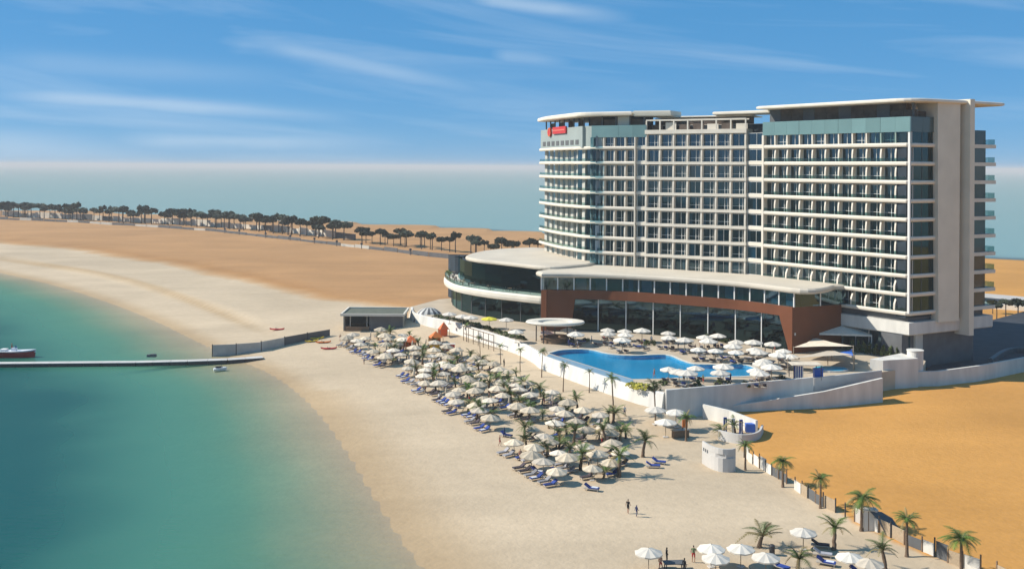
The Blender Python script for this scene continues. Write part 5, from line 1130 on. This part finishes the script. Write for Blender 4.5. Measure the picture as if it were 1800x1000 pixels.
m = MB(); q = at(265, 628, .75); m.box((q.x, q.y + .6, 1.0), (1.9, .8, .5)); m.box((q.x + .3, q.y + .6, 1.3), (1.1, .6, .15)); tag(m.obj('storage_chest', M['slategrey']), 'small dark storage chest on the pier', 'chest')
q = at(387, 650, 0); jb = empty('jet_ski', (q.x, q.y, 0), .4); tag(jb, 'small white and black jet ski floating beside the pier', 'jet ski')
m = MB(); n = 8; vs = []
for i in range(n + 1):
    t = i / n; x = -1.3 + 2.6 * t; wd = .5 * (1 - max(0, (t - .6) / .4) ** 2) + .02; vs += [(x, -wd * .7, -.1), (x, -wd, .35 + .2 * t), (x, wd, .35 + .2 * t), (x, wd * .7, -.1)]
m.add(vs, [(i * 4 + j, (i + 1) * 4 + j, (i + 1) * 4 + (j + 1) % 4, i * 4 + (j + 1) % 4) for i in range(n) for j in range(4)] + [(0, 1, 2, 3), (n * 4 + 3, n * 4 + 2, n * 4 + 1, n * 4)]); kid(jb, 'hull', m.mesh('hull', M['boatwhite']))
m = MB(); m.box((-.35, 0, .62), (1.2, .4, .3)); kid(jb, 'seat', m.mesh('seat', M['darkmetal'])); m = MB(); m.tube([(.45, 0, .5), (.3, 0, .95)], .06, 6); m.tube([(.3, -.4, .95), (.3, .4, .95)], .035, 6); kid(jb, 'handlebar', m.mesh('handlebar', M['darkmetal']))
# kayaks, boards and pedal things by the hut
def kayak(px, py, rz, mat, lab, L_=3.6):
    q = ground(px, py); m = MB(); n = 10; vs = []
    for i in range(n + 1):
        t = i / n; x = -L_ / 2 + L_ * t; wd = .42 * math.sin(math.pi * min(.97, max(.03, t))) ** .6; up_ = .25 * (2 * t - 1) ** 4
        vs += [(x, 0, .02 + up_), (x, -wd, .22 + up_), (x, -wd * .6, .36 + up_), (x, wd * .6, .36 + up_), (x, wd, .22 + up_)]
    m.add(vs, [(i * 5 + j, (i + 1) * 5 + j, (i + 1) * 5 + (j + 1) % 5, i * 5 + (j + 1) % 5) for i in range(n) for j in range(5)])
    r = empty('kayak', q, rz); tag(r, lab, 'kayak', 'kayaks'); kid(r, 'hull', m.mesh('hull', mat)); m = MB(); m.tube([(.1, 0, .34), (.1, 0, .40)], .26, 10); kid(r, 'cockpit', m.mesh('cockpit', M['darkmetal'])); m = MB(); m.box((-.28, 0, .52), (.08, .4, .3)); kid(r, 'seat_back', m.mesh('seat_back', M['darkmetal'])); return r
kayak(578, 614, .15, M['red'], 'red kayak on the sand closest to the first parasols'); kayak(556, 596, .3, M['yellow'], 'bright yellow kayak beside the screen fence'); kayak(548, 601, .5, M['yellow'], 'yellow kayak in front of the brighter one by the fence', 3.2); kayak(487, 580, .05, M['red'], 'red kayak lying beyond the screen fence'); kayak(568, 603, .2, M['orange'], 'orange kayak between the yellow and red ones')
# play area: orange tent, red counter, inflatable
def tent(px, py, w_, d_, h_, mat, lab):
    q = ground(px, py); r = empty('play_tent', q, .3); tag(r, lab, 'tent', 'play tents'); m = MB(); a = [(-w_, -d_, h_ * .55), (w_, -d_, h_ * .55), (w_, d_, h_ * .55), (-w_, d_, h_ * .55), (0, 0, h_)]
    m.add(a, [(0, 1, 4), (1, 2, 4), (2, 3, 4), (3, 0, 4)]); kid(r, 'canopy', m.mesh('canopy', mat))
    for x in (-w_, w_):
        for y in (-d_, d_): m = MB(); m.tube([(x, y, 0), (x, y, h_ * .55)], .06, 6); kid(r, 'post', m.mesh('post', M['pole']))
    m = MB(); m.box((0, d_ * .9, h_ * .28), (w_ * 1.9, .06, h_ * .5)); kid(r, 'back_panel', m.mesh('back_panel', mat)); return r
tent(766, 604, 1.4, 1.3, 3.0, M['orange'], 'orange play tent under the curved white wall'); tent(722, 612, 1.5, 1.4, 2.9, M['canopy_orange'], 'red-orange play tent among the far parasols'); tent(780, 592, 1.1, 1.0, 3.6, M['canopy_orange'], 'tall red-orange peaked tent against the white wall')
q = ground(788, 614); r = empty('play_counter', q, .1); tag(r, 'low red counter with pale lid beside the orange tents', 'counter'); m = MB(); m.box((0, 0, .6), (2.8, 1.2, 1.2)); kid(r, 'body', m.mesh('body', M['red'])); m = MB(); m.box((0, 0, 1.27), (3.1, 1.5, .12)); kid(r, 'lid', m.mesh('lid', M['canopy_pool']))
q = ground(764, 613); r = empty('play_counter', q, .1); tag(r, 'low yellow counter next to the red one by the tents', 'counter'); m = MB(); m.box((0, 0, .5), (2.2, 1.0, 1.0)); kid(r, 'body', m.mesh('body', M['yellow'])); m = MB(); m.box((0, 0, 1.06), (2.4, 1.2, .1)); kid(r, 'lid', m.mesh('lid', M['canopy_pool']))
# curved striped shell behind the wall
q = at(742, 578, 1.5); sh = empty('shell_shelter', (q.x, q.y, 1.5)); tag(sh, 'curved pale and dark striped shell at the end of the white wall', 'shelter')
for i in range(11):
    a0, a1 = math.pi * (.05 + .085 * i), math.pi * (.05 + .085 * (i + 1)); m = MB(); vs = []
    for a in (a0, a1):
        for b in [math.pi / 2 * j / 5 for j in range(6)]: vs.append((q.x + 1.5 + 4.6 * math.cos(b) * -math.cos(a) , q.y + 2.5 + 4.2 * math.cos(b) * -math.sin(a) * .9, 1.2 + 5.4 * math.sin(b)))
    m.add(vs, [(j, j + 1, 6 + j + 1, 6 + j) for j in range(5)]); m.obj('shell_strip', M['slategrey'] if i % 2 else M['wall_white'], sh)
# timber pergola on the white slope
q0 = [at(x, y, 4.2) for x, y in ((815, 585), (842, 593), (868, 602))]; pg = empty('timber_rail', (q0[1].x, q0[1].y, 2)); tag(pg, 'brown timber railing stepping down the curved white wall', 'railing')
for i in range(7):
    t = i / 6; x = q0[0].x + (q0[2].x - q0[0].x) * t; y = q0[0].y + (q0[2].y - q0[0].y) * t - .4; m = MB(); m.box((x, y, 3.4), (.14, .14, 5.0)); m.obj('post', M['timber'], pg)
for z in (4.2, 5.8): m = MB(); m.tube([(q0[0].x, q0[0].y - .4, z), (q0[2].x, q0[2].y - .4, z)], .09, 6); m.obj('rail', M['timber'], pg)

# ------------------------------------------------------------------ coast road trees, lamps
rt = random.Random(23); Lrd = arclen(road_c)[-1]
def road_s(px):
    return min(((abs(math.atan2(p[0], p[1]) - math.atan((px - 900) / FPX)), s) for s in [Lrd * i / 900 for i in range(901)] for p in [pos(road_c, s)]))[1]
def road_pt(s, off):
    a, b = pos(road_c, s), pos(road_c, min(s + 1, Lrd - .01)); d = Vector((b[0] - a[0], b[1] - a[1])).normalized(); return (a[0] + d.y * off, a[1] - d.x * off)
nt_ = 0
sA, sB = road_s(-30), road_s(572); sC, sD = road_s(610), road_s(935)
spots = []
for s0, s1, st in ((sA, sB, 4.5), (sC, sD, 4.8)):
    s = s0
    while s < s1: spots.append((s, -rt.choice((8.5, 9.5, 13, 15)))); s += st * rt.uniform(.6, 1.4)
for i, (s, off) in enumerate(sorted(spots, reverse=True)):
    x, y = road_pt(s, off); z = 2.5; far_ = s < sB
    copy_tree(rt.choice(trees), (x, y, z), rt.uniform(0, 6), f'dark roadside tree, {ordn(i + 1)} along the coast road counted from the hotel', (rt.uniform(.95, 1.4) if far_ else rt.uniform(.75, 1.1)))
for i, (px, py, sc) in enumerate(((1752, 556, .55), (1768, 552, .62), (1790, 555, .7), (1812, 556, .6), (1745, 545, .45))):
    p = at(px, py, 2.3); copy_tree(trees[i % 4], (p.x, p.y, 1.2), i, f'dark spreading tree beside the shaded forecourt, {ordn(i + 1)} of five', sc)
for i, px in enumerate((430, 458, 505, 548, 590, 630, 675, 765)):
    x, y = road_pt(road_s(px), 12.5); z = ground_z(x, y); r = empty('bollard_lamp', (x, y, z)); tag(r, f'dark bollard lamp on the sand along the road, {ordn(i + 1)} counted from the sea end', 'lamp', 'bollard lamps')
    m = MB(); m.tube([(0, 0, -.1), (0, 0, 2.0)], .16, 8); kid(r, 'post', m.mesh('post', M['darkmetal'])); m = MB(); m.tube([(0, 0, 2.0), (0, 0, 2.9)], [.6, .5], 8); kid(r, 'lamp_head', m.mesh('lamp_head', M['darkmetal']))
bw = empty('boundary_wall', (*pos(road_c, Lrd * .4), 2.5)); tag(bw, 'long low dark wall edging the coast road in front of the trees', 'wall')
s = road_s(-40)
while s < road_s(900):
    wg = Wing(road_pt(s, 9.8), road_pt(s + 11.6, 9.8)); m = MB(); wg.box(m, .1, wg.L - .1, -.15, .15, 1.0, 4.7 + rt.uniform(-.4, .4)); m.obj('wall_panel', M['slategrey'] if rt.random() < .8 else M['greywall'], bw); s += 12
# seaward screen wall behind the trees, pale between trunks
sw = empty('seaward_wall', (*pos(road_c, Lrd * .3), 2.5)); tag(sw, 'pale low wall behind the roadside trees along the shore', 'wall')
s = road_s(-40)
while s < road_s(560):
    wg = Wing(road_pt(s, -18), road_pt(s + 9.6, -18)); m = MB(); wg.box(m, .1, wg.L - .1, -.2, .2, 1.0, 6.6 + rt.uniform(-.8, .8)); m.obj('wall_panel', M['white'] if rt.random() < .7 else M['slategrey'], sw); s += 10

# ------------------------------------------------------------------ near side: ramp foot, enclosure, fence line, palms
wq = [at(1238, 711, 3.2), at(1285, 722, 3.2), at(1332, 742, 3.0)]
m = MB(); m.sweep([(p.x, p.y) for p in wq], [(0, .5), (0, 3.3), (-.4, 3.3), (-.4, .5)], flip=True)
tag(m.obj('garden_wall', M['wall_white']), 'sunlit white wall running from the ramp foot to the shower enclosure', 'wall')
en = empty('shower_enclosure', ground(1305, 770)); tag(en, 'low rounded grey enclosure with showers at the end of the sunlit wall', 'enclosure')
ep = catmull([ground(x, y)[:2] for x, y in ((1262, 772), (1285, 778), (1310, 779), (1334, 772), (1342, 760))], 4); m = MB(); m.sweep(ep, [(0, .5), (0, 2.5), (-.3, 2.5), (-.3, .5)]); m.obj('wall', M['concrete'], en)
for i, px in enumerate((1278, 1292, 1306)):
    p = ground(px, 764 + i * 2); m = MB(); m.box((p.x, p.y + 1.4, 2.2), (.5, .3, 2.4)); m.obj('shower_panel', M['cush_blue'] if i % 2 == 0 else M['wall_white'], en); m = MB(); m.tube([(p.x, p.y + 1.2, .9), (p.x, p.y + 1.2, 3.1), (p.x, p.y + .8, 3.2)], .04, 6); m.obj('shower_pipe', M['frame'], en)
p = ground(1320, 764); m = MB(); m.box((p.x, p.y + .6, 2.1), (1.4, .9, 1.3)); m.obj('tank', M['blue'], en)
copy_tree(palm_young[0], ground(1292, 762), .3, 'ragged young palm inside the shower enclosure', 1.3); copy_tree(palm_young[2], ground(1268, 770), 1.3, 'drooping dry palm at the mouth of the shower enclosure', 1.3)
# freestanding curved wall with three holes
fw = empty('pierced_wall', ground(1262, 820)); tag(fw, 'freestanding grey-white curved wall with three round holes', 'wall')
a_ = catmull([ground(x, y)[:2] for x, y in ((1234, 814), (1248, 823), (1266, 829), (1284, 830), (1293, 828))], 4); zb = ground(1262, 820).z - .2; H0, H1 = 2.05, 2.55; La = arclen(a_)[-1]
holes = [(.55, 2.28), (1.15, 2.25), (1.75, 2.20)]
def pw_strip(z0, z1, s0, s1, k=10): m = MB(); m.sweep(seg(a_, s0, s1, k), [(0, zb + z0), (0, zb + z1), (-.25, zb + z1), (-.25, zb + z0)]); m.obj('wall_block', M['fencepanel'] if False else M['concrete'], fw)
pw_strip(0, H0, 0, La); pw_strip(H1, 3.3, 0, La)
edges_ = [0]
for c_, _z in holes: edges_ += [c_ - .2, c_ + .2]
edges_.append(La)
for i in range(0, len(edges_), 2): pw_strip(H0, H1, edges_[i], edges_[i + 1], 3)
# fence line along the orange sand
fl = empty('boundary_fence', ground(1450, 890)); tag(fl, 'patchwork boundary fence of white sheets, reed screens and posts beside the orange sand', 'fence')
fp = [ground(x, y) for x, y in ((1308, 804), (1335, 823), (1362, 838), (1400, 861), (1440, 888), (1480, 906), (1520, 925), (1548, 936), (1590, 957), (1632, 973), (1672, 991), (1730, 1010), (1790, 1040))]
fpath = [(p.x, p.y) for p in fp]; Lf = arclen(fpath)[-1]; rf = random.Random(8); s = 0; i = 0
while s < Lf - 1:
    ln = rf.uniform(1.5, 2.3); wg = Wing(pos(fpath, s), pos(fpath, min(s + ln, Lf - .05))); z0 = ground_z(*pos(fpath, s)) - .1; hh = rf.uniform(1.2, 1.9); lean = rf.uniform(-.15, .15)
    m = MB(); wg.box(m, -.06, .06, -.06, .06, z0, z0 + hh + .35); m.obj('post', M['timber'] if rf.random() < .6 else M['darkmetal'], fl)
    if s < 8 or rf.random() < .8:
        mt = M['wall_white'] if s < 7 else rf.choice((M['reed'], M['reed'], M['fencepanel'], M['wall_white'], M['slategrey']))
        m = MB(); wg.box(m, .08, wg.L - .08, -.03 + lean, .03 + lean, z0, z0 + hh); m.obj('sheet', mt, fl)
    s += ln; i += 1
p = ground(1545, 935); ds = empty('sheet_lean_to', p); tag(ds, 'grey fabric lean-to sagging over the boundary fence', 'lean-to')
m = MB(); m.add([(p.x - 1.0, p.y + .5, p.z + 2.3), (p.x + .6, p.y + .9, p.z + 2.0), (p.x + 2.4, p.y - .6, p.z + .2), (p.x + .4, p.y - 1.0, p.z + .1), (p.x - .2, p.y - .2, p.z + 1.5), (p.x + 1.6, p.y + .3, p.z + 1.5)], [(0, 4, 5, 1), (4, 3, 2, 5)]); m.obj('cloth', M['slategrey'], ds); m = MB(); m.tube([(p.x - 1.0, p.y + .5, p.z), (p.x - 1.0, p.y + .5, p.z + 2.3)], .05, 6); m.obj('post', M['timber'], ds)
p = ground(1528, 930); m = MB(); m.box((p.x, p.y, p.z + 1.1), (1.5, .9, 2.3)); m.box((p.x, p.y, p.z + 2.3), (1.7, 1.1, .1)); tag(m.obj('white_locker', M['wall_white']), 'tall white cabinet standing beside the fence palm', 'cabinet')
for i, (px, py, k, sc, lab) in enumerate(((1376, 856, 0, 1.0, 'palm closest to the pierced wall along the boundary fence'), (1442, 893, 1, .95, 'second palm from the pierced wall along the boundary fence'), (1514, 933, 2, 1.12, 'full-crowned palm in front of the white cabinet'), (1594, 978, 1, 1.05, 'palm with drooping fronds past the grey lean-to'), (1690, 1008, 2, 1.1, 'wide-crowned palm at the near end of the fence'), (1310, 826, 1, .9, 'yellow-green palm between the pierced wall and the white sheets'))):
    copy_tree(palm_front[k], ground(px, py), i * 1.7, lab, sc)
for i, (px, py, k, sc, lab) in enumerate(((1335, 962, 2, 1.6, 'big spreading dry palm with fan of leaves above the near parasols'), (1466, 966, 1, 1.45, 'ragged palm with tall spike behind the near loungers'), (1402, 1004, 0, 1.35, 'olive palm between the near parasols and blue lounger'), (1556, 1002, 1, 1.35, 'upright green palm beside the near grey parasol'))):
    copy_tree(palm_young[k], ground(px, py), i, lab, sc)
for i, (px, py, lab) in enumerate(((1140, 1003, 'white near parasol standing apart beside the dark table'), (1250, 996, 'white near parasol second from the dark table'), (1258, 1014, 'white near parasol in front of the second one'), (1302, 996, 'white near parasol behind the largest one'), (1346, 1012, 'largest white near parasol with a dark bin behind it'), (1412, 966, 'white near parasol set back beside the dark lounger'), (1494, 1012, 'white near parasol left of the grey one by the upright palm'), (1528, 1022, 'greyish near parasol beside the upright green palm'))):
    copy_tree(par_pool if i != 7 else par_beach, ground(px, py), .3 * i, lab, .92)
for i, (px, py, lp, rz, lab) in enumerate(((1442, 962, lg_dark, 1.3, 'dark lounger behind the near blue loungers'), (1446, 978, lg_grey, 1.2, 'grey lounger between the dark and blue near ones'), (1452, 993, lg_towel, 1.1, 'blue towel-covered lounger close to the olive palm'), (1372, 1000, lg_blue, .8, 'navy lounger in the shade of the largest near parasol'), (1510, 1010, lg_blue, 1.0, 'navy lounger between the two near parasols by the palm'))):
    copy_tree(lp, ground(px, py), rz, lab)
q = ground(1185, 1000); r = empty('picnic_table', q, .1); tag(r, 'dark flat-topped table on the sand between near parasols', 'table'); m = MB(); m.box((0, 0, .72), (2.2, 1.1, .08)); kid(r, 'table_top', m.mesh('table_top', M['slategrey']))
for x in (-.9, .9):
    for y in (-.4, .4): m = MB(); m.box((x, y, .34), (.09, .09, .68)); kid(r, 'leg', m.mesh('leg', M['darkmetal']))
q = ground(1357, 975); m = MB(); m.tube([(q.x, q.y, q.z - .05), (q.x, q.y, q.z + 1.0)], .3, 12); m.tube([(q.x, q.y, q.z + 1.0), (q.x, q.y, q.z + 1.12)], [.34, .2], 12); tag(m.obj('litter_bin', M['darkmetal']), 'black litter bin behind the largest near parasol', 'bin')
# walkers and bathers
person('black_walk', ground(1104, 902), 2.6, 'person in black walking across the open sand', 1.0); person('navy_walk', ground(1119, 908), 2.2, 'smaller person in navy walking behind the one in black', .82)
person('robe', ground(1172, 990), 1.2, 'person in long black clothes standing by the dark table', 1.0); person('green_stand', ground(1219, 988), 2.8, 'person in green top and red shorts standing on the sand', 1.05); person('red_bather', ground(1161, 1004), .6, 'person in red swimwear beside the lone near parasol', 1.0); person('robe', ground(1203, 1008), 2.2, 'person in black at the near corner of the dark table', .95)
for i, (px, py, key, lab) in enumerate(((1010, 702, 'robe', 'person in black standing among loungers below the pool wall'), (886, 645, 'robe', 'person in black near the slender palms below the wall'), (612, 606, 'black_walk', 'person in black by the first parasols near the hut'), (598, 600, 'red_bather', 'person in red swimwear by the kayaks'), (640, 640, 'white_stand', 'person in white shirt at the seaward edge of the parasols'), (748, 690, 'red_bather', 'person in red swimwear at the seaward edge near a navy lounger'), (1098, 730, 'white_stand', 'person in white shirt on the path below the pool wall'))):
    person(key, ground(px, py), i * 1.1, lab)
for i, (px, py, key, lab) in enumerate(((1145, 604, 'white_stand', 'person in white shirt behind the back row of pool parasols'), (1040, 604, 'white_stand', 'person in white shirt near the oval canopy'), (1230, 608, 'red_bather', 'person in red swimwear standing behind the pool'), (1150, 664, 'red_bather', 'person in red swimwear at the near pool edge'), (1000, 610, 'navy_walk', 'person in navy walking behind the far pool end'))):
    p = at(px, py, DZ); person(key, (p.x, p.y, DZ), i * 1.4, lab)
# restaurant terrace furniture on the ring
for i in range(7):
    p = pos(offp(ring, -2.2), arclen(ring)[-1] * (.34 + .075 * i)); r = empty('terrace_table', (*p, 12.0), i); tag(r, f'dark round table on the curved upper terrace, {ordn(i + 1)} counted from its seaward tip', 'table', 'terrace tables')
    m = MB(); m.tube([(0, 0, .70), (0, 0, .76)], .55, 12); kid(r, 'table_top', m.mesh('table_top', M['timber'])); m = MB(); m.tube([(0, 0, 0), (0, 0, .7)], .06, 6); kid(r, 'stem', m.mesh('stem', M['darkmetal']))
    for a in (0, 3.14):
        m = MB(); x, y = .85 * math.cos(a), .85 * math.sin(a); m.box((x, y, .44), (.45, .45, .06)); m.box((x + .2 * math.cos(a), y, .72), (.06, .45, .55))
        for dx in (-.18, .18):
            for dy in (-.18, .18): m.box((x + dx, y + dy, .2), (.04, .04, .4))
        c = empty('terrace_chair', (p[0], p[1], 12.0), i); tag(c, f'dark chair on the {"sea" if a == 0 else "tower"} side of the {ordn(i + 1)} terrace table from the seaward tip', 'chair', 'terrace chairs'); kid(c, 'body', m.mesh('body', M['darkmetal']))
for i, s in enumerate((.36, .45, .60)):
    p = pos(offp(ring, -1.2), arclen(ring)[-1] * s); copy_tree(palm_young[i % 3], (*p, 12.0), i, f'potted palm on the curved upper terrace, {ordn(i + 1)} counted from its seaward tip', .8)

# ------------------------------------------------------------------ drop the prototypes, keep the copies
for p in PROTOS: retire(p)
